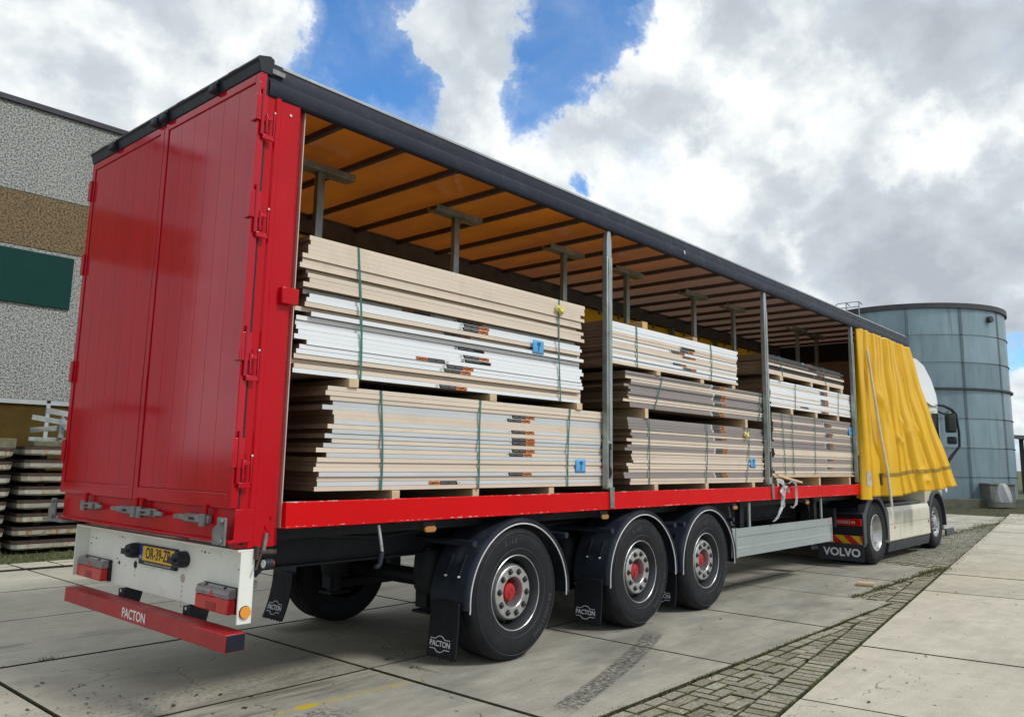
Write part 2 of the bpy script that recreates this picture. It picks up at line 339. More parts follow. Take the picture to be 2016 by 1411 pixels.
# ------------------------------------------------------------------ ground materials
def concrete(name, col, marks=False, light=False):
    m = bpy.data.materials.new(name); m.use_nodes = True; t = NT(m.node_tree); b = t.n['Principled BSDF']
    pos = t.new('ShaderNodeNewGeometry').outputs['Position']
    rnd = t.new('ShaderNodeObjectInfo').outputs['Random']
    big = t.noise(pos, .8, 6, .6); mid = t.noise(pos, 4.5, 8, .65); fine = t.noise(pos, 90, 4, .7)
    smear = t.noise(t.vmath('MULTIPLY', pos, (.5, 4.5, 1)), 2.2, 8, .65)
    f = t.math('ADD', t.math('MULTIPLY', t.math('SUBTRACT', big, .5), .55), 1.0)
    f = t.math('ADD', f, t.math('MULTIPLY', t.math('SUBTRACT', mid, .5), .55))
    f = t.math('ADD', f, t.math('MULTIPLY', t.math('SUBTRACT', smear, .5), .34))
    f = t.math('ADD', f, t.math('MULTIPLY', t.math('SUBTRACT', fine, .5), 1.0))
    f = t.math('ADD', f, t.math('MULTIPLY', t.math('SUBTRACT', rnd, .5), .12))
    c = t.mix(1.0, (*col, 1), t.new('ShaderNodeCombineXYZ', {0: f, 1: f, 2: f}).outputs[0], 'MULTIPLY')
    # oily patches, small dark spots
    if marks:
        s0 = t.new('ShaderNodeSeparateXYZ', {0: pos}); lane = t.math('MULTIPLY', t.rng(t.math('ABSOLUTE', t.math('ADD', s0.outputs[1], .35)), 1.7, .5), t.rng(s0.outputs[0], -.6, 1.2))
        ln = t.rng(t.noise(t.vmath('MULTIPLY', pos, (.35, 1.2, 1)), 2.4, 10, .72), .22, .82)
        c = t.mix(t.math('MULTIPLY', t.math('MULTIPLY', lane, ln), .78), c, (.15, .162, .155, 1))
    crk = t.new('ShaderNodeTexVoronoi', {'Vector': t.vmath('ADD', pos, t.vmath('SCALE', t.new('ShaderNodeTexNoise', {'Vector': pos, 'Scale': 3.0, 'Detail': 6.0}).outputs['Color'], .5)), 'Scale': .33}); crk.feature = 'DISTANCE_TO_EDGE'
    ck = t.math('MULTIPLY', t.rng(crk.outputs['Distance'], .0022, .0008), t.rng(mid, .48, .54))
    c = t.mix(t.math('MULTIPLY', ck, .8), c, (.06, .055, .04, 1))
    oil = t.rng(t.noise(t.vmath('MULTIPLY', pos, (.45, 1, 1)), .9, 7, .6), .53, .72)
    c = t.mix(t.math('MULTIPLY', oil, .50 if not light else .22), c, (.13, .125, .105, 1))
    vor = t.new('ShaderNodeTexVoronoi', {'Vector': t.vmath('ADD', pos, (.3, .2, 0)), 'Scale': 2.3}); vor.feature = 'F1'
    sp = t.rng(t.math('ADD', vor.outputs['Distance'], t.math('MULTIPLY', mid, .04)), .058, .046)
    vr = t.new('ShaderNodeSeparateColor', {0: vor.outputs['Color']}).outputs[0]
    sp = t.math('MULTIPLY', sp, t.rng(vr, .55, .6))
    c = t.mix(t.math('MULTIPLY', sp, .85), c, (.07, .06, .05, 1))
    vor2 = t.new('ShaderNodeTexVoronoi', {'Vector': pos, 'Scale': 13.0}); vor2.feature = 'F1'
    vr2 = t.new('ShaderNodeSeparateColor', {0: vor2.outputs['Color']}).outputs[0]
    sp2 = t.math('MULTIPLY', t.rng(vor2.outputs['Distance'], .13, .08), t.rng(vr2, .86, .9))
    c = t.mix(t.math('MULTIPLY', sp2, .75), c, (.09, .08, .065, 1))
    if marks:
        s = t.new('ShaderNodeSeparateXYZ', {0: pos}); X, Y = s.outputs[0], s.outputs[1]
        def band(x0, y0, x1, y1, wd, curve=0.0):
            L = math.hypot(x1-x0, y1-y0); ux, uy = (x1-x0)/L, (y1-y0)/L
            dx = t.math('SUBTRACT', X, x0); dy = t.math('SUBTRACT', Y, y0)
            a = t.math('ADD', t.math('MULTIPLY', dx, ux), t.math('MULTIPLY', dy, uy))
            d = t.math('SUBTRACT', t.math('MULTIPLY', dy, ux), t.math('MULTIPLY', dx, uy))
            if curve: d = t.math('SUBTRACT', d, t.math('MULTIPLY', curve, t.math('MULTIPLY', a, t.math('SUBTRACT', a, L))))
            e = t.math('MULTIPLY', t.rng(a, -.12, .15), t.rng(a, L+.2, L-.15))
            return a, d, t.math('MULTIPLY', e, t.rng(t.math('ABSOLUTE', d), wd, wd*.72))
        st = t.noise(t.vmath('MULTIPLY', pos, (3, 3, 1)), 9, 6, .7)
        def tread(bd, k, lo=.42, hi=.58):
            a, d, msk = bd
            zig = t.math('ADD', d, t.math('MULTIPLY', .012, t.math('SINE', t.math('MULTIPLY', a, 110.0))))
            rib = t.math('SINE', t.math('MULTIPLY', zig, 150.0))
            q = t.math('MULTIPLY', t.rng(rib, -1.0, 1.0, .75, 1.0), t.rng(st, lo, hi))
            return t.math('MULTIPLY', t.math('MULTIPLY', msk, q), k)
        tr = tread(band(1.75, -1.02, 4.15, -.22, .10, .03), .85, .40, .56)
        tr = t.math('MAXIMUM', tr, tread(band(-.9, -.45, .75, -.02, .15, -.02), .9, .44, .56))
        tr = t.math('MAXIMUM', tr, tread(band(-1.2, 1.2, 1.5, 1.0, .16, .02), .45, .48, .66))
        tr = t.math('MAXIMUM', tr, tread(band(-.6, .75, 1.55, .85, .22, -.02), .5, .47, .62))
        tr = t.math('MAXIMUM', tr, t.math('MULTIPLY', band(-2.0, .1, 1.5, .75, .34, .03)[2], t.math('MULTIPLY', t.rng(smear, .42, .62), .6)))
        tr = t.math('MAXIMUM', tr, t.math('MULTIPLY', band(-1.0, 3.1, .6, 3.2, .18)[2], t.math('MULTIPLY', t.rng(smear, .45, .6), .5)))
        c = t.mix(tr, c, (.035, .035, .037, 1))
        ye = band(.35, .20, 1.55, .155, .035)[2]
        ye = t.math('MULTIPLY', ye, t.math('MULTIPLY', t.rng(t.noise(pos, 22, 6, .75), .44, .62), t.rng(t.noise(pos, 3.5, 3, .6), .30, .52)))
        blot = t.rng(t.vmath('DISTANCE', t.vmath('MULTIPLY', pos, (.5, 1, 0)), (.345, .185, 0)), .06, .03)
        ye = t.math('MAXIMUM', ye, t.math('MULTIPLY', blot, t.rng(st, .3, .4)))
        c = t.mix(ye, c, (.58, .44, .04, 1))
    t.put(b.inputs['Base Color'], c)
    b.inputs['Roughness'].default_value = .82; b.inputs['Specular IOR Level'].default_value = .3
    h = t.math('ADD', t.math('MULTIPLY', fine, .5), mid)
    t.put(b.inputs['Normal'], t.new('ShaderNodeBump', {'Height': h, 'Strength': .35, 'Distance': .012}).outputs[0])
    return m
CONC = concrete('yard_concrete', (.44, .415, .345), marks=True)
CONCL = concrete('pale_path_concrete', (.51, .475, .395), light=True)
BRICK = mat('paving_brick', (.32, .295, .235), .85, var=.55, scale=55, rnd=.25, bump=.8, bscale=120, dirt=(.12, .12, .05), dirtamt=.6, dscale=5)
BRICKF = mat('paving_brick_far', (.26, .25, .20), .85, var=.3, scale=5, bump=.5, bscale=120, dirt=(.15, .14, .08), dirtamt=.6, dscale=3)
MOSSBASE = mat('mossy_joint_soil', (.060, .066, .022), .95, var=.5, scale=25, bump=.8, bscale=90, dirt=(.045, .037, .028), dirtamt=.9, dscale=6, dlo=.42, dhi=.6)
EARTH = mat('earth', (.095, .105, .045), .95, var=.4, scale=.8, bump=.5, bscale=20, dirt=(.07, .09, .03), dirtamt=.8, dscale=.6, dlo=.4, dhi=.6)

# ------------------------------------------------------------------ ground
g = MB(); g.grid(lambda u, v: (-900+1800*u, -900+1800*v, -.16), 2, 2)
tag(g.build('ground', EARTH, None, smooth=0), kind='structure')
base = MB().grid(lambda u, v: (-14+60*u, -16+30*v, -.030), 60, 30).build('joint_soil', MOSSBASE)
tag(base, kind='structure')
def clip(poly, nx, ny, c):        # keep nx*x+ny*y >= c
    o = []
    for i in range(len(poly)):
        a = poly[i]; b = poly[(i+1) % len(poly)]
        da = nx*a[0]+ny*a[1]-c; db = nx*b[0]+ny*b[1]-c
        if da >= 0: o.append(a)
        if (da >= 0) != (db >= 0):
            k = da/(da-db); o.append((a[0]+(b[0]-a[0])*k, a[1]+(b[1]-a[1])*k))
    return o
JOINT = mat('dark_joint', (.030, .030, .014), .95, var=.6, scale=18, bump=.5)
MOSSJ = mat('moss_joint', (.070, .080, .022), .95, var=.7, scale=22, bump=.5, dirt=(.03, .025, .015), dirtamt=.9, dscale=7, dlo=.45, dhi=.6)
def slab(poly, m, parent, name='slab', gap=.011, top=0.0, th=.12, ch=.008):
    cx = sum(p[0] for p in poly)/len(poly); cy = sum(p[1] for p in poly)/len(poly)
    def shrink(d):
        o = []
        for (x, y) in poly:
            l = math.hypot(x-cx, y-cy) or 1; k = 1-d*1.3/l
            o.append((cx+(x-cx)*k, cy+(y-cy)*k))
        return o
    n = len(poly); a = shrink(gap*random.uniform(.8, 1.3)); b2 = shrink(gap+ch)
    tz = top+random.uniform(-.003, .003)
    vs = [(x, y, top-th) for x, y in a]+[(x, y, tz-ch) for x, y in a]+[(x, y, tz) for x, y in b2]
    fs = [(i, (i+1) % n, (i+1) % n+n, i+n) for i in range(n)]+[(i+n, (i+1) % n+n, (i+1) % n+2*n, i+2*n) for i in range(n)]+[tuple(range(2*n, 3*n))]
    q = MB().add(vs, fs); q.mi = [1]*(2*n)+[0]
    return q.build(name, [m, JOINT], parent, smooth=0)
yard = tag(empty('concrete_yard'), kind='structure')
PX, PY = 3.117, -1.991; A = R(7.2); EX, EY = math.cos(A), math.sin(A)      # edge of the path on the right
def edge_y(x): return PY+(x-PX)*math.tan(A)
xs = [-10.5, -8.5, -6.5, -4.47, -2.46, -.45, 1.55, 3.635, 5.66, 7.66, 9.56, 11.62, 13.65, 15.7, 17.75, 19.8, 21.85, 23.9, 25.95, 28.3]
ys = [-12.3, -10.45, -8.6, -6.75, -4.9, -3.1, -1.275, .635, 2.51, 4.31, 6.07, 7.8]
for i in range(len(xs)-1):
    for j in range(len(ys)-1):
        x0, x1, y0, y1 = xs[i], xs[i+1], ys[j], ys[j+1]
        if x0 > 1.5 and y1 < 0: continue
        if y0 < -4 and x0 < -6: continue
        if abs(y0-.635) < .01 or y0 > .6 or x1 < 1.6: pass
        if x0 >= 7.6 and y0 < 0:
            if x0 < 11.6: y0 = -.82
            else: continue
        if x0 > 11.6 and y1 < .7: continue
        if x0 > 11.6 and abs(y0-.635) < .01: y0 = .77
        poly = [(x0, y0), (x1, y0), (x1, y1), (x0, y1)]
        poly = clip(poly, -math.sin(A), math.cos(A), -math.sin(A)*PX+math.cos(A)*PY)
        if len(poly) < 3: continue
        slab(poly, CONC, yard)
path = tag(empty('concrete_path'), kind='structure')
for k in range(-3, 16):
    for r in range(0, 4):
        s0 = -1.985*3+0; a0 = k*1.985-.02; a1 = a0+1.985; d0 = -2.0*r; d1 = d0-2.0
        P = [(PX+a0*EX+d0*-EY, PY+a0*EY+d0*EX), (PX+a0*EX+d1*-EY, PY+a0*EY+d1*EX), (PX+a1*EX+d1*-EY, PY+a1*EY+d1*EX), (PX+a1*EX+d0*-EY, PY+a1*EY+d0*EX)]
        if P[2][0] > 31.5: continue
        slab(P, CONCL, path, gap=.009)
# brick strip: stretcher course on the left edge, soldier course along the path, herringbone between
def left_edge(x): return -1.275 if x < 7.60 else (-.82 if x < 11.62 else .77)
bricks = []
x = 1.62
while x < 30:
    le = left_edge(x+.1)
    if edge_y(x) < le-.12: bricks.append((x+.105, le-.062, .205, .10, 0))
    x += .212
s = -1.6
while s < 28:
    cx, cy = PX+s*EX-.115*-EY, PY+s*EY+.115*EX
    cx = PX+s*EX-.115*EY; 
    if cy < left_edge(cx)-.02: bricks.append((cx, cy, .105, .205, A))
    s += .112
Wd = .106
cut = []
for a in range(-40, 330):
    for b in range(-60, 90):
        ox, oy = (a*1+b*2)*Wd+1.6, (a*1-b*2)*Wd-1.5
        if ox > 30.5 or ox < 1.0: continue
        for (cx, cy, lx, ly) in ((ox+Wd, oy+Wd/2, 2*Wd, Wd), (ox+Wd/2, oy+2*Wd, Wd, 2*Wd)):
            le = left_edge(cx)-.117
            if cy-ly/2 > le or cy+ly/2 < edge_y(cx)+.20: continue
            hx, hy = lx/2-.003, ly/2-.003
            rect = [(cx-hx, cy-hy), (cx+hx, cy-hy), (cx+hx, cy+hy), (cx-hx, cy+hy)]
            po_ = clip(rect, 0, -1, -le)
            if len(po_) > 2: po_ = clip(po_, -math.sin(A), math.cos(A), -math.sin(A)*PX+math.cos(A)*PY+.225)
            if len(po_) < 3: continue
            ar = abs(sum(po_[i][0]*po_[(i+1) % len(po_)][1]-po_[(i+1) % len(po_)][0]*po_[i][1] for i in range(len(po_))))/2
            if ar > .985*4*hx*hy: bricks.append((cx, cy, lx-.006, ly-.006, 0))
            elif ar > .12*4*hx*hy: cut.append(po_)
bricks += [(sum(p[0] for p in q)/len(q), sum(p[1] for p in q)/len(q), q, 0, 0) for q in cut]
bricks.sort(key=lambda q: (q[0]-CAM.x)**2+(q[1]-CAM.y)**2)
strip = tag(empty('brick_strip'), kind='structure')
_bm = {}
def brick_mesh(lx, ly):
    k = (round(lx, 3), round(ly, 3))
    if k not in _bm:
        c = .007; hx, hy = lx/2-.002, ly/2-.002
        vs = [(x*hx, y*hy, z) for z in (-.07, -c) for (x, y) in ((-1, -1), (1, -1), (1, 1), (-1, 1))]+[(x*(hx-c), y*(hy-c), 0) for (x, y) in ((-1, -1), (1, -1), (1, 1), (-1, 1))]
        fs = [(i, (i+1) % 4, (i+1) % 4+4, i+4) for i in range(4)]+[(i+4, (i+1) % 4+4, (i+1) % 4+8, i+8) for i in range(4)]+[(8, 9, 10, 11)]
        q_ = MB().add(vs, fs); q_.mi = [1]*8+[0]; _bm[k] = q_.mesh('brick', [BRICK, MOSSJ], 0)
    return _bm[k]
rest = MB()
for i, (cx, cy, lx, ly, rot) in enumerate(bricks):
    dz = random.uniform(-.007, .003); rr = rot+random.uniform(-.02, .02)
    if isinstance(lx, list):
        n_ = len(lx); ins_ = [(cx+(x-cx)*.93, cy+(y-cy)*.93) for x, y in lx]
        vs = [(x-cx, y-cy, -.07) for x, y in lx]+[(x-cx, y-cy, -.007) for x, y in lx]+[(x-cx, y-cy, 0) for x, y in ins_]
        fs = [(k, (k+1) % n_, (k+1) % n_+n_, k+n_) for k in range(n_)]+[(k+n_, (k+1) % n_+n_, (k+1) % n_+2*n_, k+2*n_) for k in range(n_)]+[tuple(range(2*n_, 3*n_))]
        if i < 300:
            q_ = MB().add(vs, fs); q_.mi = [1]*(2*n_)+[0]; q_.build('brick', [BRICK, MOSSJ], strip, smooth=0, loc=(cx, cy, dz))
        else: rest.add([(x+cx, y+cy, z+dz) for x, y, z in vs], fs)
    elif i < 300:
        link('brick', brick_mesh(lx, ly), strip, loc=(cx, cy, dz), rot=(random.uniform(-.01, .01), random.uniform(-.01, .01), rr))
    else:
        me = brick_mesh(lx, ly); co, si = math.cos(rr), math.sin(rr)
        rest.add([(cx+v.co.x*co-v.co.y*si, cy+v.co.x*si+v.co.y*co, v.co.z+dz) for v in me.vertices], [tuple(p.vertices) for p in me.polygons])
tag(rest.build('brick_field', BRICKF, strip, smooth=0), kind='stuff')

# moss and grass blades in the joints
GRASS = mat('joint_grass', (.075, .095, .022), .8, var=.5, scale=9, trans=.3)
DRYG = mat('dry_grass', (.20, .17, .07), .85, var=.4, scale=9, trans=.3)
def blades(name, pts, h, label, m=(GRASS, DRYG), wdt=.004):
    q = MB()
    for (x, y, z, k) in pts:
        q.m = 0 if random.random() < .65 else 1
        a = random.uniform(0, 6.28); l = h*k*random.uniform(.5, 1.3); tl = l*random.uniform(.2, .9); w2 = wdt*random.uniform(.6, 1.4)
        dx, dy = math.cos(a), math.sin(a)
        q.add([(x-dy*w2, y+dx*w2, z), (x+dy*w2, y-dx*w2, z), (x+dx*tl*.5+dy*w2*.7, y+dy*tl*.5-dx*w2*.7, z+l*.6), (x+dx*tl, y+dy*tl, z+l)], [(0, 1, 2), (0, 2, 3)])
    o = q.build(name, list(m), None, smooth=0); tag(o, label, kind='stuff'); o['category'] = 'grass'; return o
pts = []
def along(x0, y0, x1, y1, n, sp=.012, k=1.0, clump=.5):
    for _ in range(n):
        t = random.random(); t += .01*math.sin(t*37)*clump
        if math.sin(t*23.7+x0)+math.sin(t*61.3+y0) < (-.2 if clump else -9) and random.random() < .8: continue
        pts.append((x0+(x1-x0)*t+random.gauss(0, sp), y0+(y1-y0)*t+random.gauss(0, sp), -.012, k))
along(1.7, -1.268, 7.6, -1.268, 3800, .016)
along(7.66, -.82, 11.6, -.82, 2200, .035, 1.6); along(10.2, -.86, 11.7, -.9, 900, .07, 2.0)
along(1.6, -2.19, 12, edge_y(12), 900, .015, .8); along(12, edge_y(12), 28, edge_y(28), 1200, .05, 1.6)
along(11.7, .77, 24, .77, 2600, .10, 2.2, .3); along(15, .6, 26, .95, 2200, .25, 1.8, .3)
for _ in range(9000):      # moss pads in the brick joints
    x = random.uniform(1.7, 12); le = left_edge(x); lo = edge_y(x)
    if lo < le: 
        y = random.uniform(lo, le)
        if math.sin(x*7+y*5)+math.sin(x*17-y*23) > .1: pts.append((round((x-1.6)/.106)*.106+1.6+random.gauss(0, .005) if random.random() < .5 else x, round((y+1.5)/.106)*.106-1.5+random.gauss(0, .005), -.012, .45))
for X in (3.635, 5.66, 7.66, 9.56): along(X, .6, X, -1.25 if X < 7.6 else -.8, 420, .006, .45)
along(1.55, 2.3, 1.55, -1.2, 500, .006, .4)
along(-1.5, 2.51, 1.5, 2.51, 120, .006, .6); along(3.6, 3.2, 5.6, 4.31, 60, .02, .5)
for (cx, cy, n) in ((-.02, 2.52, 40), (2.2, 4.31, 60), (4.2, 4.3, 60), (3.1, 7.5, 60), (1.55, .64, 60)): 
    for _ in range(n): pts.append((cx+random.gauss(0, .05), cy+random.gauss(0, .012), -.01, 1.6 if n == 40 else .8))
for k in range(-1, 14):
    a0 = k*1.985-.02
    for _ in range(45):
        t = random.choice([.15, .45, .6, .8, .95])+random.gauss(0, .04); pts.append((PX+a0*EX+t*2*EY, PY+a0*EY-t*2*EX, -.008, .5))
for _ in range(3200):      # overgrown fan of bricks beyond the tractor
    x = random.uniform(13, 30); le = .77; y = random.uniform(edge_y(x), le) if edge_y(x) < le else random.uniform(le-.3, edge_y(x)+.3); pts.append((x, y, -.012, 1.4))
blades('joint_grass', pts, .022, 'moss and short grass growing in the joints between paving bricks and concrete slabs')
# leaves, wood crumbs and grit scattered on the concrete
q = MB()
for _ in range(260):
    if random.random() < .5: x, y = random.gauss(-.35, .5), random.gauss(1.0, .45)
    else: x, y = random.uniform(-1, 10), random.uniform(-1.2, 2) 
    if random.random() < .25: x = random.uniform(3, 10); y = edge_y(x)-random.uniform(.1, 1.8)
    r = random.choice([.006, .008, .012, .02]); a = random.uniform(0, 6.28); el = random.uniform(.25, .9)
    if y > -1.2 or y < edge_y(x):
        vs = []
        for k in range(5):
            t = a+k*1.256; px, py = r*math.cos(k*1.256)*random.uniform(.7, 1.2), r*el*math.sin(k*1.256)
            vs.append((x+px*math.cos(a)-py*math.sin(a), y+px*math.sin(a)+py*math.cos(a), .004+random.uniform(0, .006)))
        q.add(vs, [(0, 1, 2, 3, 4)])
tag(q.build('yard_litter', mat('litter', (.055, .045, .035), .9, var=.4, scale=30), None, smooth=0), 'dark leaf crumbs and grit scattered over the concrete yard', 'litter', kind='stuff')
t_ = empty('wood_offcut', (8.72, -.64, .0), .3)
tag(t_, 'pale offcut of plank lying on the concrete near the brick strip', 'wood block')
box('upper_piece', TIMBER, t_, -.02, .19, -.10, .10, .022, .046, bev=.002); box('lower_piece', TIMBER, t_, 0, .21, -.09, .11, .002, .0215, bev=.002)

# ------------------------------------------------------------------ far side: kerb tiles, grass strip
kt = tag(empty('kerb_pavement'), kind='structure')
for i in range(-10, 60):
    if i < 24: slab([(i*.5, 7.84), (i*.5+.5, 7.84), (i*.5+.5, 8.16), (i*.5, 8.16)], CONCL, kt, name='tile', gap=.006, top=.02)
    if i < 24: slab([(i*.5, 8.17), (i*.5+.5, 8.17), (i*.5+.5, 8.45), (i*.5, 8.45)], CONCL, kt, name='tile', gap=.006, top=.02)
gb = MB().grid(lambda u, v: (-14+50*u, 8.46+4.6*v, -.01), 50, 8).build('verge', EARTH, None, smooth=0); tag(gb, kind='structure')
pts2 = [(random.uniform(-1, 8), random.uniform(8.5, 12.8), -.01, random.uniform(.6, 1.4)) for _ in range(9000)]
blades('verge_grass', pts2, .05, 'thin weedy grass in front of the stacked slabs by the warehouse', wdt=.006)
pts3 = [(random.uniform(27, 45), random.uniform(-7, 8), -.15, random.uniform(.6, 1.5)) for _ in range(26000)]
pts3 = [p for p in pts3 if p[1] < 10 and (p[0] > 29 or p[1] > edge_y(p[0])-.2 and p[0] > 28)]
blades('tank_grass', pts3, .12, 'weedy grass growing between the yard and the storage tank', wdt=.012)
gt = MB().grid(lambda u, v: (28.4+60*u, -40+60*v, -.04), 20, 20).build('grass_field', EARTH, None, smooth=0); tag(gt, kind='structure')

# ------------------------------------------------------------------ warehouse
def pebble(name, c0, c1, sc):
    m = bpy.data.materials.new(name); m.use_nodes = True; t = NT(m.node_tree); b = t.n['Principled BSDF']
    pos = t.new('ShaderNodeNewGeometry').outputs['Position']
    n = t.math('ADD', t.math('MULTIPLY', t.noise(pos, sc, 3, .8), .65), t.math('MULTIPLY', t.noise(pos, sc*2.6, 2, .8), .35)); big = t.noise(t.vmath('MULTIPLY', pos, (1, 1, .3)), .9, 5, .6)
    c = t.mix(t.rng(n, .445, .54), (*c0, 1), (*c1, 1))
    k = t.math('ADD', .8, t.math('MULTIPLY', big, .4))
    c = t.mix(1.0, c, t.new('ShaderNodeCombineXYZ', {0: k, 1: k, 2: k}).outputs[0], 'MULTIPLY')
    t.put(b.inputs['Base Color'], c); b.inputs['Roughness'].default_value = .9
    t.put(b.inputs['Normal'], t.new('ShaderNodeBump', {'Height': n, 'Strength': .8, 'Distance': .03}).outputs[0])
    return m
PEBG = pebble('grey_pebbledash', (.075, .082, .082), (.49, .50, .48), 30); PEBB = pebble('brown_pebbledash', (.05, .038, .022), (.27, .19, .10), 28)
SIGNG = mat('dark_green_panel', (.004, .042, .036), .6, var=.05, spec=.15)
TRIM = mat('dark_roof_trim', (.030, .030, .046), .4, var=.1)
WFR = mat('window_frame_paint', (.42, .46, .46), .5, var=.08, scale=3)
wh = empty('warehouse', (4, 13, 0)); tag(wh, 'pebbledash warehouse with brown band, dark green panel and a row of windows', 'warehouse')
wh.matrix_world = Matrix.Identity(4)
WX0, WX1, WY = -6.2, 24, 13.0
MB().box(WX0+.01, WX1, WY+.12, WY+14, 0, 8.3).build('inner_wall', PEBG, wh)
MB().box(WX0, WX1, WY, WY+.12, 6.62, 8.35).build('upper_band', PEBG, wh)
MB().box(WX0, WX1, WY, WY+.12, 5.54, 6.60).build('brown_band', PEBB, wh)
MB().box(WX0, WX1, WY, WY+.12, 2.56, 5.52).build('lower_band', PEBG, wh)
MB().box(WX0, WX1, WY+.03, WY+.11, 6.60, 6.62).box(WX0, WX1, WY+.03, WY+.11, 5.52, 5.54).build('joint_strip', WFR, wh)
MB().box(WX0-.06, WX1, WY-.06, WY+14.1, 8.35, 8.47).build('roof_trim', TRIM, wh, bev=.01)
MB().box(.9, 3.505, WY-.05, WY-.002, 4.40, 5.45).build('wall_panel', SIGNG, wh, bev=.006)
MB().box(WX0, WX1, WY+.0, WY+.12, 0, .75).build('plinth', PEBG, wh)
wxs = [-6.2+1.9*i for i in range(16)]; wxs = [x-.02+.02 for x in wxs]
off = 3.33-min(wxs, key=lambda v: abs(v-3.33)); wxs = [x+off for x in wxs]
for x in wxs:
    if x < WX0+.1 or x > WX1-2: continue
    f = MB(); f.box(x-.035, x+.035, WY+.0, WY+.10, .80, 2.50)
    fr = f.box(x+.035, x+1.865, WY, WY+.1, 2.47, 2.555).box(x+.035, x+1.865, WY, WY+.1, .755, .83).build('window', WFR, wh)
    MB().box(x+.035, x+1.865, WY+.05, WY+.06, .83, 2.47).build('pane', GLASS, fr)

# stacked concrete slabs with rusty steel rims
SLABC = mat('old_white_concrete', (.40, .40, .34), .8, var=.22, scale=5, rnd=.08, bump=.5, bscale=25, dirt=(.40, .30, .12), dirtamt=.45, dscale=2.2, dlo=.52, dhi=.68)
def rust(m):
    t = NT(m.node_tree); b = t.n['Principled BSDF']; pos = t.new('ShaderNodeNewGeometry').outputs['Position']
    r = t.noise(t.vmath('MULTIPLY', pos, (6, 6, 1.2)), 1.6, 6, .7); p2 = t.noise(pos, .9, 3, .5)
    k = t.math('MULTIPLY', t.rng(r, .52, .64), t.rng(p2, .40, .56))
    old = b.inputs['Base Color'].links[0].from_socket
    c = t.mix(t.math('MULTIPLY', k, .85), old, (.34, .13, .03, 1))
    cr_ = t.rng(t.noise(t.vmath('MULTIPLY', pos, (1, 1, .6)), 7, 8, .75), .63, .68)
    t.put(b.inputs['Base Color'], t.mix(t.math('MULTIPLY', cr_, .8), c, (.06, .05, .04, 1)))
rust(SLABC)
MOSSY = mat('mossy_concrete', (.14, .14, .09), .9, var=.4, scale=6, bump=.5, bscale=30)
ORD = ['lowest', 'second', 'third', 'fourth', 'fifth', 'sixth', 'seventh', 'eighth']
def plate(x0, x1, y0, y1, z, lab, grp):
    o = empty('concrete_plate', ((x0+x1)/2, (y0+y1)/2, z)); tag(o, lab, 'concrete plate', grp)
    hx, hy = (x1-x0)/2, (y1-y0)/2; c = .07
    octo = [(-hx+c, -hy), (hx-c, -hy), (hx, -hy+c), (hx, hy-c), (hx-c, hy), (-hx+c, hy), (-hx, hy-c), (-hx, -hy+c)]
    # slab body with a ragged lower edge
    vs = []; n = 40
    ring = []
    for i in range(8):
        a, b = octo[i], octo[(i+1) % 8]; m = max(1, int(math.dist(a, b)/.09))
        for k in range(m): ring.append((a[0]+(b[0]-a[0])*k/m, a[1]+(b[1]-a[1])*k/m))
    n = len(ring)
    for zz, ins, jit in ((.0, .03, .009), (.022, .006, .008), (.090, .0, .0)):
        for (px, py) in ring:
            k = 1-(ins+random.uniform(0, jit))/max(hx, hy); vs.append((px*k, py*k, zz+(random.uniform(0, .008) if jit else 0)))
    fs = [(i+L*n, (i+1) % n+L*n, (i+1) % n+(L+1)*n, i+(L+1)*n) for i in range(n) for L in (0, 1)]+[tuple(range(n-1, -1, -1)), tuple(range(2*n, 3*n))]
    MB().add(vs, fs).build('slab_body', SLABC, o, smooth=0)
    oc2 = [(p[0]*1.003, p[1]*1.003) for p in octo]
    MB().prism(oc2, 'z', .0905, .138).build('steel_rim', RUSTY, o)
for k in range(8):
    j = random.uniform(-.015, .015)
    plate(1.93+j+.05*(k/7), 4.0+j, 9.70+random.uniform(-.02, .02), 11.7, .055+.2065*k,
          'white edged concrete plate, %s from the ground in the stack beside the lorry doors' % ORD[k], 'concrete plates stacked by the warehouse')
    for bx, wd_ in ((2.25, 'left'), (3.4, 'right')): tag(MB().box(bx, bx+.1, 9.9, 11.6, -.069 if k else -.055, 0).build('timber_spacer', RUSTY, loc=(0, 0, .055+.2065*k)), '%s dark timber spacer under the %s plate of the stack beside the lorry doors' % (wd_, ORD[k]), 'spacer', 'spacers between the concrete plates')
for k in range(8):
    j = random.uniform(-.02, .02)
    plate(-.25+j, 1.80+j+.035*(k/7), 9.72+random.uniform(-.02, .02), 11.7, .045+.203*k,
          'white edged concrete plate, %s from the ground in the stack at the left picture edge' % ORD[k], 'concrete plates stacked by the warehouse')
    for bx, wd_ in ((.1, 'left'), (1.4, 'right')): tag(MB().box(bx, bx+.1, 9.9, 11.6, -.066 if k else -.045, 0).build('timber_spacer', RUSTY, loc=(0, 0, .045+.203*k)), '%s dark timber spacer under the %s plate of the stack at the left picture edge' % (wd_, ORD[k]), 'spacer', 'spacers between the concrete plates')
tag(MB().box(.2, 1.86, 9.8, 10.1, 1.6, 1.755).box(.3, 1.5, 9.85, 10.0, 1.755, 1.79).build('concrete_block', MOSSY, bev=.01), 'mossy grey beam lying on top of the stack at the left picture edge', 'concrete block')
tag(MB().box(2.1, 2.75, 9.8, 10.0, 1.6405, 1.73).build('concrete_block', MOSSY, bev=.01), 'mossy block on the stack beside the lorry doors, under the metal rack', 'concrete block')
rk = empty('metal_rack', (2.5, 9.75, 1.735)); tag(rk, 'galvanised metal frame pieces piled on top of the concrete plates', 'metal rack')
RK = mat('weathered_galvanised', (.34, .37, .37), .5, metal=.3, var=.3, scale=8)
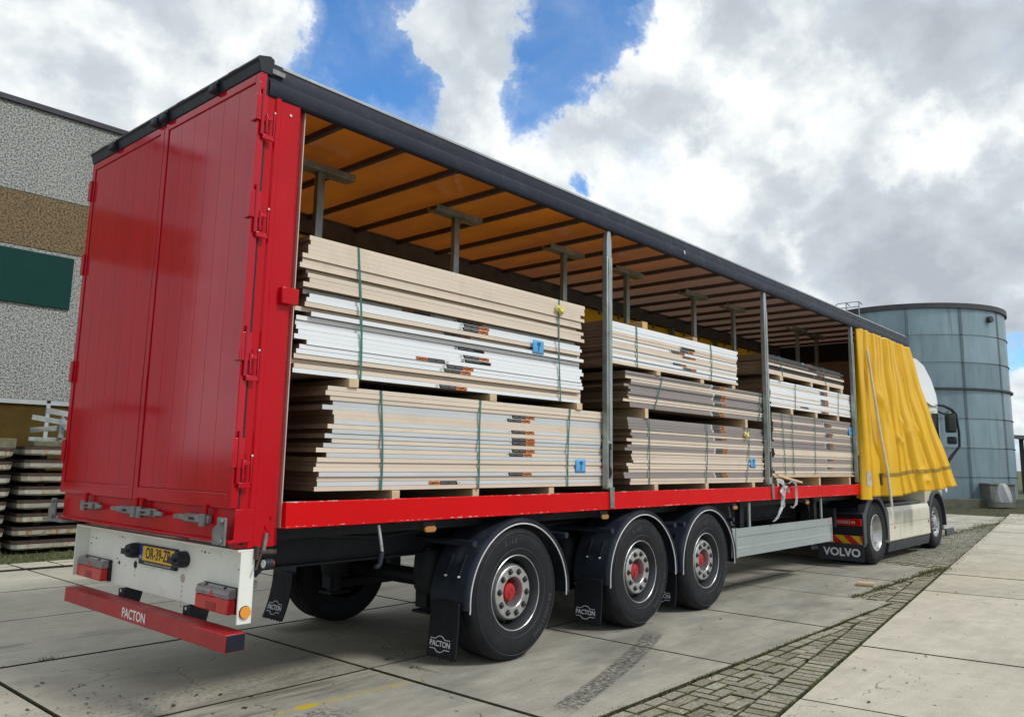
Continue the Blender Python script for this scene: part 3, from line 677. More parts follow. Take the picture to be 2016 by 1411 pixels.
for (a, b, r) in (((-.48, 0, .36), (.75, -.05, .18), .04), ((-.25, .12, .48), (.8, .05, .33), .045), ((-.42, .2, .16), (.75, .2, .30), .04), ((0, .1, .05), (.03, .12, .48), .04), ((.15, -.02, .10), (.9, -.02, .14), .045), ((.32, .1, -.0), (.34, .1, .45), .035), ((-.45, .15, .02), (.9, .15, .03), .03)):
    d = (Vector(b)-Vector(a)); L = d.length
    o = MB().box(0, L, -r*.5, r*.5, -r, r).build('bar', RK, rk, bev=.003)
    o.location = a; o.rotation_euler = d.to_track_quat('X', 'Z').to_euler()

# ------------------------------------------------------------------ storage tank
TX, TY, TR, TH = 38.1, 6.61, 4.15, 8.36
def tankmat(name, col):
    m = mat(name, col, .38, metal=.30, var=.16, scale=1.5, st=(1, 1, .35), rnd=.16, bump=.04, bscale=3)
    t = NT(m.node_tree); b = t.n['Principled BSDF']; pos = t.new('ShaderNodeNewGeometry').outputs['Position']
    k = t.rng(t.noise(t.vmath('MULTIPLY', pos, (2.2, 2.2, .18)), 1.6, 6, .65), .55, .75)
    old = b.inputs['Base Color'].links[0].from_socket
    t.put(b.inputs['Base Color'], t.mix(t.math('MULTIPLY', k, .7), old, (.10, .12, .12, 1)))
    return m
TANK = tankmat('tank_sheet', (.225, .315, .36)); TANKG = mat('tank_girder', (.05, .055, .06), .5, var=.2)
tk = empty('storage_tank', (TX, TY, 0)); tag(tk, 'tall round storage tank of bolted blue grey steel sheets', 'storage tank')
rings = [0, 1.18, 2.38, 3.6, 4.8, 5.97, 7.15, TH]
bolts = MB()
for r in range(7):
    for k in range(12):
        a0 = R(-163.5+30*k)-.004; a1 = a0+R(30)+.012; o_ = .006*(k % 2)+.004*(r % 2)
        z0, z1 = rings[r], rings[r+1]+.03
        q = MB(); n = 8
        vs = []
        for i in range(n+1):
            a = a0+(a1-a0)*i/n
            for rr, zz in ((TR+o_, z0), (TR+o_, z1)): vs.append((rr*math.cos(a), rr*math.sin(a), zz))
        q.add(vs, [(2*i, 2*i+2, 2*i+3, 2*i+1) for i in range(n)])
        ob = q.build('panel', TANK, tk)
        if k in (11, 0, 1, 2, 3, 4, 10):
            nb = 18
            for i in range(nb):
                a = a0+(a1-a0)*(i+.5)/nb; bolts.cyl(((TR+.0)*math.cos(a), TR*math.sin(a), z1-.02), ((TR+.04)*math.cos(a), (TR+.04)*math.sin(a), z1-.02), .020, 5)
            for i in range(16):
                z = z0+(z1-z0)*(i+.5)/16
                for da in (-.009, .009):
                    a = a0+da+.01; bolts.cyl((TR*math.cos(a), TR*math.sin(a), z), ((TR+.04)*math.cos(a), (TR+.04)*math.sin(a), z), .019, 5)
tag(bolts.build('bolts', TANKG, tk), kind='stuff')
def ring(z0, z1, r0, r1, m, name):
    q = MB(); n = 96; vs = []
    for i in range(n):
        a = 2*math.pi*i/n; c_, s_ = math.cos(a), math.sin(a)
        vs += [(r0*c_, r0*s_, z0), (r1*c_, r1*s_, z0), (r1*c_, r1*s_, z1), (r0*c_, r0*s_, z1)]
    q.add(vs, [(4*i+j, 4*((i+1) % n)+j, 4*((i+1) % n)+(j+1) % 4, 4*i+(j+1) % 4) for i in range(n) for j in range(4)])
    return q.build(name, m, tk)
ring(TH-.06, TH+.16, TR+.0, TR+.10, TANKG, 'top_rim'); ring(4.82, 4.90, TR+.015, TR+.11, TANKG, 'stiffening_ring')
q = MB(); n = 48; q.add([(TR*.99*math.cos(2*math.pi*i/n), TR*.99*math.sin(2*math.pi*i/n), TH-.05) for i in range(n)], [tuple(range(n))]); q.build('tank_cover', TANKG, tk)
# ladder hoop at the top, manhole, outlet
a = R(172); cx, cy = TR*1.01*math.cos(a), TR*1.01*math.sin(a)
q = MB()
for dy in (-.0, .55): q.tube([(cx-.25, cy+dy, TH-1.0), (cx-.25, cy+dy, TH+.42), (cx+.5, cy+dy+.1, TH+.42)], .025, 6)
for z in (TH+.2, TH+.42): q.tube([(cx-.25, cy, z), (cx-.25, cy+.9, z)], .02, 6)
q.tube([(cx-.25, cy+.9, TH+.42), (cx-.25, cy+1.5, TH+.1)], .02, 6)
q.build('ladder', ALUD, tk)
a = R(-176); man = MB().cyl((TR*math.cos(a)*.99, TR*math.sin(a)*.99, .72), (TR*math.cos(a)*1.012, TR*math.sin(a)*1.012, .72), .62, 32).build('manhole_cover', TANK, tk)
q = MB()
for i in range(30):
    t2 = 2*math.pi*i/30; yy = .56*math.cos(t2); zz = .72+.56*math.sin(t2)
    q.cyl((TR*math.cos(a)*1.01, TR*math.sin(a)*1.01+yy, zz), (TR*math.cos(a)*1.02, TR*math.sin(a)*1.02+yy, zz), .025, 5)
tag(q.build('manhole_bolts', TANKG, tk), kind='stuff')
a = R(-112); MB().cyl(((TR-.02)*math.cos(a), (TR-.02)*math.sin(a), TH-.45), ((TR+.16)*math.cos(a), (TR+.16)*math.sin(a), TH-.45), .14, 12).build('outlet', TANKG, tk)
WALLC = mat('low_wall_concrete', (.11, .115, .085), .9, var=.3, scale=2.5, bump=.4, bscale=12, dirt=(.05, .065, .02), dirtamt=.8, dscale=2)
lw = MB(); lw.prism([(30.0, 8.2), (33.7, 4.25), (41.5, -1.2), (44, -3), (44, -2), (41.5, -.8), (34.0, 4.6), (31, 8.4)], 'z', -.05, .33)
tag(lw.build('low_wall', WALLC, None, bev=.02), 'low mossy concrete wall in front of the storage tank', 'wall')
wb = empty('concrete_box', (35.6, 2.9, 0)); tag(wb, 'square grey concrete box against the foot of the storage tank', 'concrete box')
BOXC = mat('grey_box_concrete', (.15, .16, .145), .8, var=.3, scale=3)
q = MB(); q.prism([(-.45, .0), (.35, -.75), (.75, -.35), (-.05, .40)], 'z', .0, .90); q.build('body', BOXC, wb, bev=.01)
q = MB(); q.prism([(-.50, .0), (.35, -.80), (.80, -.35), (-.05, .45)], 'z', .90, .97); q.build('lid', BOXC, wb, bev=.01)
# white wrapped bundle on the low wall
q = MB()
def bagf(u, v):
    a = 2*math.pi*u; r = .27*(1-.55*v**2.2)*(1+.10*math.sin(5*a+3*v)+.05*math.sin(11*a+9*v))*(1 if v < .98 else .3)
    return (35.05+r*math.cos(a), 2.42+r*math.sin(a), .24+.74*v)
q.grid(bagf, 40, 16); tag(q.build('plastic_bag', PLASTIC), 'white plastic wrapped bundle standing in front of the storage tank', 'bag')
# dark shed at the right edge of the picture
sh = empty('open_shed', (60, 0, 0)); tag(sh, 'dark open sided shed beyond the tank at the right picture edge', 'shed')
SHM = mat('dark_shed', (.035, .032, .034), .7, var=.3, scale=1); SHR = mat('grey_shed_roof', (.17, .19, .21), .5, var=.1)
MB().box(3, 12, -16, 6.0, 0, 2.9).build('back_wall', SHM, sh)
MB().prism([(5.9, 3.55), (-16, 2.0), (-16, 2.25), (5.9, 3.8)], 'x', -.6, 12).build('roof', SHR, sh)
for y in (5.6, 3.4, .8, -2, -5): MB().box(-.2, .0, y-.12, y+.12, 0, 3.6-(5.6-y)*.07).build('post', SHM, sh)
for z in (1.0, 1.9, 2.7): MB().box(-.15, -.05, -16, 5.5, z, z+.14).build('beam', RUSTY, sh)

# ================================================================== trailer
tr = empty('semi_trailer', (0, 1.27, 0)); tag(tr, 'red curtain side semi trailer with open side and orange tarpaulin roof', 'trailer')
tr.matrix_world = Matrix.Identity(4)
def P(name, mb, m, parent=tr, bev=0.0, smooth=30): return mb.build(name, m, parent, bev, smooth)
LEN = 13.65
# floor, sills
P('floor', MB().box(.34, LEN-.1, .06, 2.49, 1.17, 1.235), mat('floor_board', (.07, .045, .035), .6, var=.2))
P('side_sill', MB().prism([(0, 1.118), (.055, 1.118), (.055, 1.272), (0.006, 1.278), (0, 1.272)], 'x', .338, LEN), REDSILL, bev=.003)
P('side_sill', MB().box(.338, LEN, 2.495, 2.55, 1.118, 1.278), REDSILL, bev=.004)
# rear doors: frame plus planks
def door(y0, y1):
    z0, z1 = 1.248, 3.905; fw = .055
    f = MB(); f.box(-.035, .012, y0, y0+fw, z0, z1).box(-.035, .012, y1-fw, y1, z0, z1).box(-.035, .012, y0+fw, y1-fw, z0, z0+.085).box(-.035, .012, y0+fw, y1-fw, z1-fw, z1)
    o = f.build('door', REDDOOR, tr, bev=.004)
    n = 6; a, b = y0+fw+.006, y1-fw-.006; wd = (b-a)/n
    for k in range(n): MB().box(-.026, .005, a+wd*k+.0011, a+wd*(k+1)-.0011, z0+.087, z1-fw-.003).build('door_plank', REDDOOR, o, bev=.0008)
    MB().box(-.012, .004, y0+.03, y1-.03, z0+.03, z1-.03).build('door_core', DARK, o)
    return o
door(-.012, 1.258); door(1.268, 2.538)
P('door_seal', MB().box(-.03, .0, 1.259, 1.267, 1.25, 3.9), BLACK)
# hinges
for yy, sgn in ((-.012, -1), (2.538, 1)):
    for z in (3.64, 3.02, 2.15, 1.53):
        w_ = .055 if sgn < 0 else .04
        h = MB(); h.box(-.052, -.036, yy-sgn*w_, yy+sgn*.010, z-.05, z+.12).box(-.040, .020, yy+sgn*.002, yy+sgn*.012, z-.05, z+.12)
        hp = P('hinge', h, REDDOOR, bev=.003)
        y2 = yy+sgn*.006
        k = MB()
        k.box(.012, .024, y2, y2+sgn*.014, z-.12, z+.0).box(.064, .074, y2, y2+sgn*.014, z-.15, z+.03).box(-.005, .074, y2, y2+sgn*.014, z-.165, z-.135).box(.024, .064, y2, y2+sgn*.008, z-.035, z-.010)
        k.build('hinge_hook', REDDOOR, hp, bev=.003)
        MB().cyl((-.01, yy+sgn*.014, z-.14), (-.01, yy+sgn*.014, z+.16), .011, 10).build('hinge_pin', REDDOOR, hp)
        MB().cyl((.069, y2+sgn*.013, z+.02), (.069, y2+sgn*.017, z+.02), .006, 8).build('hinge_bolt', PWHITE, hp)
P('door_side_seal', MB().box(.013, .033, .004, .06, 1.25, 3.9), DARK)
# bottom rear beam, latches
P('rear_beam', MB().prism([(-.01, 1.246), (.10, 1.246), (.10, 1.06), (-.045, 1.055), (-.045, 1.066), (-.012, 1.075)], 'y', -.03, 2.50), RED, bev=.003)
for (ya, yb, yl) in ((2.03, 1.80, 1.69), (1.13, 1.42, 1.535), (1.12, .89, .77), (.215, .50, .615)):
    y0, y1 = min(ya, yb), max(ya, yb); dr = 1 if yl > ya else -1
    lo = P('latch', MB().box(-.048, -.013, y0, y1, 1.150, 1.200), STEEL, bev=.008)
    MB().cyl((-.056, ya+dr*.035, 1.138), (-.056, ya+dr*.035, 1.208), .024, 14).build('latch_boss', STEEL, lo)
    MB().box(-.072, -.048, y0+.055 if dr > 0 else y0+.02, y1-.02 if dr > 0 else y1-.055, 1.157, 1.195).build('latch_grip', STEEL, lo, bev=.006)
    MB().box(-.0735, -.0715, (y0+y1)/2-.03, (y0+y1)/2+.035, 1.168, 1.184).build('latch_slot', DARK, lo)
    MB().prism([(yb, 1.162), (yl, 1.164), (yl, 1.188), (yb, 1.194)], 'x', -.060, -.044).build('latch_lever', STEEL, lo, bev=.003)
    MB().cyl((-.043, ya+dr*.035, 1.205), (-.043, ya+dr*.035, 1.262), .014, 12).build('latch_rod', RED, lo)
for yy in (.035, 2.56):
    b_ = P('corner_plate', MB().prism([(yy+.075, 1.045), (yy+.075, 1.13), (yy+.03, 1.16), (yy+.03, 1.20), (yy-.06, 1.20), (yy-.06, 1.045)], 'x', -.07, -.055), STEEL, bev=.004)
    for dz in (.02, .13): MB().cyl((-.085, yy-.035, 1.05+dz), (-.069, yy-.035, 1.05+dz), .014, 10).build('plate_bolt', STEEL, b_)
P('rear_step', MB().box(-.09, .05, 2.3, 2.67, 1.03, 1.05), STEEL, bev=.003)
P('rear_step', MB().box(-.03, .05, .10, .45, 1.045, 1.062), STEEL, bev=.003)
# rear posts
def post(yf, sg):       # yf outer face, sg inward direction
    pr = [(.034, yf+sg*.10), (.034, yf+sg*.012), (.088, yf+sg*.012), (.098, yf), (.128, yf), (.138, yf+sg*.009), (.262, yf+sg*.006), (.268, yf+sg*.004), (.332, yf+sg*.075), (.332, yf+sg*.095), (.25, yf+sg*.10)]
    if sg < 0: pr = pr[::-1]
    o = P('corner_post', MB().prism(pr, 'z', 1.022, 3.80), RED, smooth=20)
    MB().box(.333, .339, yf+sg*.045, yf+sg*.090, 1.12, 3.80).build('post_seal', mat('seal', (.55, .5, .45), .6), o)
    return o
po = post(0.0, 1); post(2.55, -1)
for (x, z) in ((.064, 1.195), (.064, 1.055), (.245, 1.19), (.215, 1.135), (.24, 1.10)):
    r = .017 if x < .1 else .011
    MB().cyl((x, .014, z), (x, -.004 if x > .1 else .0108, z), r, 14).build('post_bolt', RED if x > .1 else DARK, po)
for z in (3.70,): MB().cyl((.20, .004, z), (.20, -.002, z), .008, 10).build('post_bolt', PWHITE, po)
P('curtain_lock_box', MB().box(.198, .318, -.034, .01, 2.478, 2.582), RED, bev=.006)
# curtain tensioner under the post
t0 = P('curtain_tensioner', MB().box(.14, .30, .01, .05, .975, 1.0).box(.14, .16, -.03, .06, .955, 1.03), RUSTY, bev=.003)
MB().cyl((.17, .0, .99), (.26, .0, .99), .018, 12).build('ratchet', RUSTY, t0); MB().cyl((.18, -.02, 1.0), (.135, -.04, .90), .007, 8).build('lever', RUSTY, t0)
MB().cyl((.2, .0, 1.0), (.215, .0, 1.10), .014, 8).build('roller', STEEL, t0)
# side marker arm
t0 = P('marker_arm', MB().tube([(.17, .03, .86), (.19, .0, .90), (.20, -.03, .925), (.22, -.045, .93)], .017, 10), BLACK)
MB().cyl((.185, -.04, .93), (.235, -.045, .93), .028, 16).build('marker_body', BLACK, t0)
MB().cyl((.179, -.04, .93), (.186, -.04, .93), .023, 16).build('clear_lens', PWHITE, t0); MB().cyl((.236, -.045, .93), (.242, -.045, .93), .02, 16).build('red_lens', REDLENS, t0)
MB().cyl((.165, .02, .79), (.165, .012, .83), .016, 10).build('socket', STEEL, t0)
# roof: side rails, end frame, hoops, tarp
def rail(yf, sg, x1=LEN+.05):
    pr = [(yf+sg*-.008, 3.80), (yf+sg*-.002, 3.785), (yf+sg*.012, 3.776), (yf+sg*.045, 3.778), (yf+sg*.050, 3.87), (yf+sg*.060, 3.93), (yf+sg*.075, 3.985), (yf+sg*.020, 3.985), (yf+sg*.012, 3.965), (yf+sg*.012, 3.905), (yf+sg*.002, 3.895), (yf+sg*.002, 3.885), (yf+sg*-.008, 3.868), (yf+sg*-.010, 3.84)]
    if sg < 0: pr = pr[::-1]
    o = P('roof_rail', MB().prism(pr, 'x', .035, x1), RAIL, smooth=24)
    MB().box(.13, x1-.03, min(yf+sg*.012, yf+sg*.045), max(yf+sg*.012, yf+sg*.045), 3.986, 4.006).build('rail_cap', ALUD, o, bev=.003)
    MB().box(.03, x1-.02, min(yf+sg*.045, yf+sg*.09), max(yf+sg*.045, yf+sg*.09), 3.986, 4.024).build('roof_edge', BLACK, o, bev=.006)
    return o
rr_ = rail(0.0, 1); rail(2.55, -1)
MB().box(.045, .135, -.012, .003, 3.925, 3.955).build('rail_plate', STEEL, rr_)
MB().cyl((5.2, -.016, 3.87), (5.2, -.028, 3.83), .008, 8).build('rail_clip', PWHITE, rr_)
P('roof_end', MB().prism([(-.035, 3.912), (.06, 3.912), (.06, 4.02), (.03, 4.035), (-.05, 4.012), (-.065, 3.985), (-.05, 3.975)], 'y', -.005, 2.555), BLACK, bev=.005)
for yy in (2.10, 1.37, 1.23, .52):
    o = P('door_buffer', MB().box(-.085, -.03, yy-.04, yy+.04, 3.915, 3.965), BLACK, bev=.012)
    MB().cyl((-.06, yy, 3.96), (-.06, yy-.05, 3.975), .012, 8).build('buffer_pin', BLACK, o)
for yy in (1.9, 1.0, .3, 2.3): P('roof_bracket', MB().box(-.062, -.045, yy-.05, yy+.05, 3.99, 4.0), RUSTY)
for k in range(22):
    x = .80+.585*k
    if x > LEN-.2: break
    P('roof_hoop', MB().box(x-.022, x+.022, .075, 2.475, 3.90, 3.945), mat('hoop_steel', (.10, .085, .085), .5, metal=.3, var=.2) if k == 0 else bpy.data.materials['hoop_steel'], bev=.004)
    # sag of the hoop pads
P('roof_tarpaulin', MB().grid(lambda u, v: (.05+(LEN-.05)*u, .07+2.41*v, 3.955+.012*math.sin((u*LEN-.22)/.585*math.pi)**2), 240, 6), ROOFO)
# longitudinal straps under the roof
# far side: rail inside face, posts, closed yellow curtain
P('far_curtain', MB().grid(lambda u, v: (.35+13.1*u, 2.53+.018*math.sin(u*120)*(1-.3*v), 1.28+2.55*v), 400, 3), CURTIN)
for x in (2.1, 3.8, 5.6, 7.37, 9.2, 10.75): P('far_pillar', MB().box(x-.04, x+.04, 2.42, 2.50, 1.24, 3.80), GALV, bev=.004)
P('far_beam', MB().box(.34, LEN-.1, 2.40, 2.455, 3.775, 3.96).box(.34, LEN-.1, 2.385, 2.40, 3.93, 3.945), mat('far_beam_grey', (.15, .155, .165), .5, metal=.3, var=.25, scale=6), bev=.006)
for k in range(26):
    x = .6+.5*k; P('curtain_runner', MB().box(x-.02, x+.02, 2.44, 2.47, 3.70, 3.775).cyl((x, 2.43, 3.72), (x, 2.45, 3.72), .02, 8), GALV)
P('bulkhead', MB().box(LEN-.12, LEN-.04, .02, 2.53, 1.236, 3.86), BULK)
P('bulkhead_header', MB().box(LEN-.14, LEN, .02, 2.53, 3.60, 3.95), BLACK)
# centre poles with T heads pressing under the roof
for x in (1.17, 2.73, 4.43, 5.70, 7.39, 8.60, 11.04, 11.92):
    o = P('roof_support', MB().box(x-.035, x+.035, 1.04, 1.09, 2.98 if x < 3.6 else (2.93 if x < 7.2 else (3.02 if x < 10.3 else 1.24)), 3.845), GALV, bev=.004)
    MB().box(x-.31, x+.31, 1.00, 1.012, 3.845, 3.90).box(x-.31, x+.31, 1.012, 1.13, 3.845, 3.853).box(x-.31, x+.31, 1.118, 1.13, 3.853, 3.885).build('support_head', GALV, o, bev=.002)
# sliding pillars on the open side
for x in (3.80, 7.365, 10.66):
    o = P('side_pillar', MB().box(x-.045, x+.045, .012, .072, 1.30, 3.52), GALV, bev=.006)
    MB().box(x-.018, x+.018, .004, .012, 1.75, 3.50).build('pillar_rib', GALV, o, bev=.003)
    MB().prism([(x-.04, 3.52), (x+.04, 3.52), (x+.04, 3.66), (x+.022, 3.775), (x-.022, 3.775), (x-.04, 3.66)], 'y', .018, .066).build('pillar_head', mat('pillar_head_grey', (.36, .42, .47), .4, metal=.5) if x < 4 else bpy.data.materials['pillar_head_grey'], o, bev=.004)
    MB().box(x-.020, x+.020, .0085, .0125, 1.40, 1.72).build('latch_recess', DARK, o)
    MB().box(x-.012, x+.012, -.002, .009, 1.50, 1.66).tube([(x, .0, 1.50), (x+.012, -.005, 1.44), (x-.01, .0, 1.40)], .006, 6).build('pillar_latch', STEEL, o)
    MB().box(x-.035, x+.035, -.016, -.002, 1.13, 1.31).box(x-.035, x+.035, -.016, .04, 1.30, 1.318).build('pillar_foot', STEEL, o, bev=.005)
for (x, z) in ((3.785, 3.50), (3.815, 3.50), (3.785, 3.46), (3.815, 3.44)): pass

# ---- yellow curtain bunched at the front
FB = [0, .07, .19, .40, .50, .57, .70, .75, .85, .90, 1.0]
FA = [.08, .24, .36, .26, .18, .30, .16, .26, .14, .20]       # fold borders at the bottom
def fold(u, B):
    for i in range(len(B)-1):
        if u <= B[i+1]+1e-9:
            t = (u-B[i])/(B[i+1]-B[i]); return i, t
    return len(B)-2, 1.0
def saw(t):          # steep rise facing the rear, slack flat crest, quick return
    if t < .34: return .5-.5*math.cos(math.pi*t/.34)
    if t < .86: return 1.0-.10*math.sin((t-.34)/.52*math.pi)
    return max(0.0, 1-(t-.86)/.14)
TB = [0, .07, .15, .22, .28, .33, .39, .46, .52, .58, .65, .71, .77, .83, .88, .94, 1.0]
MB_ = [0, .10, .15, .34, .49, .58, .70, .77, .84, .92, 1.0]
def curtain(u, v):         # v = 0 top, 1 bottom
    xt = 10.86+(13.66-10.86)*u; xb = 10.62+(13.50-10.62)*u
    k = v**1.1
    x = xt*(1-k)+xb*k
    yt = -.005; yb = -.0-.66*max(0, (xb-10.9)/2.6)**1.05
    y = yt*(1-k)+yb*k
    zb = 1.06+.175*max(0, (xb-10.6)/2.9)**1.4+.012*math.sin(u*14); z = 3.775*(1-v)+zb*v
    uu = min(1, max(0, u+.022*math.sin(v*4.2+u*9)*math.sin(math.pi*u)*(1-.3*v)))
    i, t = fold(uu, FB); amp = FA[i]*(.25+.75*v**1.2)
    if i in (2, 5, 8): amp *= .35+.65*min(1, max(0, (v-.25)/.3))
    s = saw(t)
    i2, t2 = fold(u, TB); s2 = saw(t2); i3, t3 = fold(u, MB_); s3 = saw(t3)
    wt = max(0, 1-v*2.0); wm = 0
    y -= (s-.60)*amp+(s2-.5)*.06*wt
    x += .03*math.sin(t*math.pi)*v
    # diagonal buckles
    for (u0, v0, u1, v1, wd, am) in ((.24, .36, .345, .56, .035, .05), (.38, .62, .49, .70, .03, .05), (.52, .52, .59, .66, .03, .04), (.71, .56, .77, .68, .025, .04), (.52, .90, .69, .86, .025, .03)):
        du, dv_ = u1-u0, v1-v0; L2 = du*du+dv_*dv_; k_ = max(0, min(1, ((u-u0)*du+(v-v0)*dv_)/L2))
        d_ = math.hypot(u-u0-k_*du, v-v0-k_*dv_); y -= am*max(0.0, 1-math.sqrt(d_*d_+.00002)/wd)*min(1, 4*k_*(1-k_)+.15)
    y += .008*math.sin(u*31+v*7)*v+.006*math.sin(v*19+u*9)
    y -= .05*math.exp(-((v-.93)/.02)**2)*math.exp(-((u-.66)/.025)**2)
    return (x, y-.008, z)
def curtmat():
    m = CURT; t = NT(m.node_tree); b = t.n['Principled BSDF']
    pos = t.new('ShaderNodeNewGeometry').outputs['Position']
    return m
cu = MB().grid(lambda u, v: curtain(u, 1-v), 330, 90)
co_ = P('side_curtain', cu, CURT, smooth=14)
sm = co_.modifiers.new('solid', 'SOLIDIFY'); sm.thickness = .004
# woven reflector line low on the curtain: small dark rectangles following its folds
q = MB()
for k in range(74):
    u0 = .17+.82*k/74; u1 = u0+.82/74*.72; v0, v1 = .862, .885
    a, b, c, d = [Vector(curtain(uu, vv))+Vector((-.004, -.007, 0)) for (uu, vv) in ((u0, v1), (u1, v1), (u1, v0), (u0, v0))]
    q.add([a, b, c, d], [(0, 1, 2, 3)])
q.build('curtain_stripe', mat('woven_grey', (.30, .22, .02), .6), co_, smooth=0)
# rear end roll of the curtain, with label patch
def rollf(u, v):
    a = 2*math.pi*u; r = .050+.055*(1-v)**.8+.010*math.sin(3*a+4*v)
    zc = 1.045+2.70*v
    xc = 10.90-.17*(1-v)**1.1+.03*math.sin(v*5)
    return (xc+r*1.35*math.cos(a), .0-(.05*(1-v))+r*.80*math.sin(a), zc)
ro = P('curtain_roll', MB().grid(rollf, 36, 50), CURT, smooth=0)
for p in ro.data.polygons: p.use_smooth = True
PATCH = mat('grey_patch', (.46, .46, .44), .5, var=.25, scale=14)
MB().grid(lambda u, v: tuple(Vector(rollf(.62+.22*u, .075+.085*v))+Vector((-.003, -.004, 0))), 6, 4).build('repair_patch', PATCH, ro)
MB().grid(lambda u, v: tuple(Vector(rollf(.70+.10*u, .105+.03*v))+Vector((-.005, -.006, 0))), 3, 2).build('patch_print', GREYINK, ro)
MB().tube([(11.03, -.09, 3.42), (11.17, -.17, 2.2), (11.28, -.23, 1.5), (11.335, -.25, .93)], .021, 10).build('curtain_pole', mat('cream_pole', (.62, .60, .50), .4, var=.15, scale=9), ro)
MB().box(11.16, 11.24, -.16, -.14, 1.26, 1.44).build('pole_strap', BLACK, ro)

# ---- underbody
for y in (.62, 1.86): P('chassis_beam', MB().box(.25, 9.4, y, y+.03, .80, 1.10).box(.25, 9.4, y-.05, y+.08, .80, .815).box(.25, 9.4, y-.05, y+.08, 1.085, 1.10).box(9.4, 13.3, y, y+.03, 1.0, 1.12), CHASSIS)
for k in range(22): x = .7+.585*k; P('cross_member', MB().box(x-.03, x+.03, .06, 2.49, 1.10, 1.165), CHASSIS)
P('side_member', MB().box(.4, 13.4, .25, .29, 1.03, 1.10), CHASSIS)
AX = [2.492, 4.315, 5.636]
for x in AX:
    P('axle', MB().cyl((x, .35, .52), (x, 2.2, .52), .075, 20), CHASSIS)
    for y in (.62, 1.88):
        s_ = P('suspension_arm', MB().box(x-.45, x+.42, y-.05, y+.06, .38, .46).box(x-.46, x-.40, y-.06, y+.07, .38, .85), CHASSIS, bev=.01)
        MB().lathe([(0, -.17), (.10, -.17), (.125, -.13), (.135, 0), (.125, .13), (.10, .17), (0, .17)], n=24).build('air_bag', CHASSIS, s_, loc=(x+.38-.75, y, .66), rot=(R(90), 0, 0))
        MB().cyl((x-.37, y, .36), (x-.37, y, .50), .07, 16).box(x-.47, x-.25, y-.09, y+.09, .34, .36).build('bag_piston', CHASSIS, s_)
P('air_tank', MB().cyl((6.8, .9, .78), (8.0, .9, .78), .16, 24), CHASSIS)
P('air_tank', MB().cyl((8.3, 1.5, .78), (9.2, 1.5, .78), .14, 24), CHASSIS)
P('pallet_box', MB().box(6.4, 9.0, 1.2, 2.1, .55, .92), CHASSIS, bev=.02)
for y in (.35, 1.85):
    o = P('landing_leg', MB().box(9.45, 9.60, y, y+.14, .38, 1.1).box(9.40, 9.65, y-.03, y+.17, .34, .38), CHASSIS, bev=.006)
P('air_hose', MB().tube([(9.0, .2, 1.05), (9.05, .18, .86), (9.15, .18, .80), (9.25, .2, .95), (9.3, .2, 1.08)], .012, 6).tube([(6.55, .2, 1.05), (6.58, .18, .84), (6.7, .18, .82), (6.75, .2, 1.0)], .012, 6), STEEL)
P('air_line', MB().tube([(.6, .45, 1.04), (1.4, .42, .98), (2.2, .5, 1.02), (3.4, .45, .97), (4.4, .5, 1.0), (6.2, .42, .98), (7.0, .5, 1.03)], .014, 6), CHASSIS)
P('brake_cylinder', MB().cyl((2.15, .5, .60), (2.40, .5, .66), .085, 16), CHASSIS, bev=.01)
P('crank_handle', MB().tube([(1.10, .05, 1.10), (1.108, .03, 1.0), (1.115, .02, .93)], .011, 8), ALU)
P('crank_grip', MB().tube([(1.115, .02, .93), (1.10, .02, .85), (1.085, .02, .835), (1.06, .02, .835)], .016, 8), FENDER)
for x in (1.58, 3.775, 6.43, 8.62):
    o = P('side_marker', MB().box(x-.06, x+.06, .065, .08, 1.04, 1.10), BLACK)
    MB().prism([(x-.055, 1.045), (x-.04, 1.028), (x+.04, 1.028), (x+.055, 1.045), (x+.055, 1.058), (x+.04, 1.073), (x-.04, 1.073), (x-.055, 1.058)], 'y', .045, .066).build('marker_lens', AMBERDIRTY, o, bev=.005)
# side guard
sg_ = P('side_guard', MB().prism([(.0, .495), (.028, .495), (.028, .815), (0, .815), (0, .722), (.009, .716), (.009, .603), (.0, .597), (0, .590), (-.004, .586), (0, .582)], 'x', 6.345, 9.335), SKIRT)
MB().box(6.315, 6.345, -.008, .035, .487, .822).build('end_cap', ALUD, sg_, bev=.003); MB().box(9.335, 9.355, -.008, .035, .487, .822).build('end_cap', ALUD, sg_, bev=.003)
MB().box(6.255, 6.315, .0, .035, .490, .820).build('end_tube', SKIRT, sg_, bev=.01)
MB().box(9.25, 9.31, -.006, -.001, .745, .80).build('warning_sticker', mat('pale_sticker', (.55, .42, .40), .5), sg_)
MB().box(9.265, 9.295, -.008, -.0065, .757, .788).build('sticker_print', CHEVR, sg_)
for x in (6.77, 9.08): MB().box(x-.022, x+.022, .03, .055, .52, 1.10).build('guard_pin', GALV, sg_, bev=.004)
for x in (6.70, 9.02): MB().box(x-.05, x+.05, .10, .16, .55, 1.10).build('guard_post', CHASSIS, sg_)

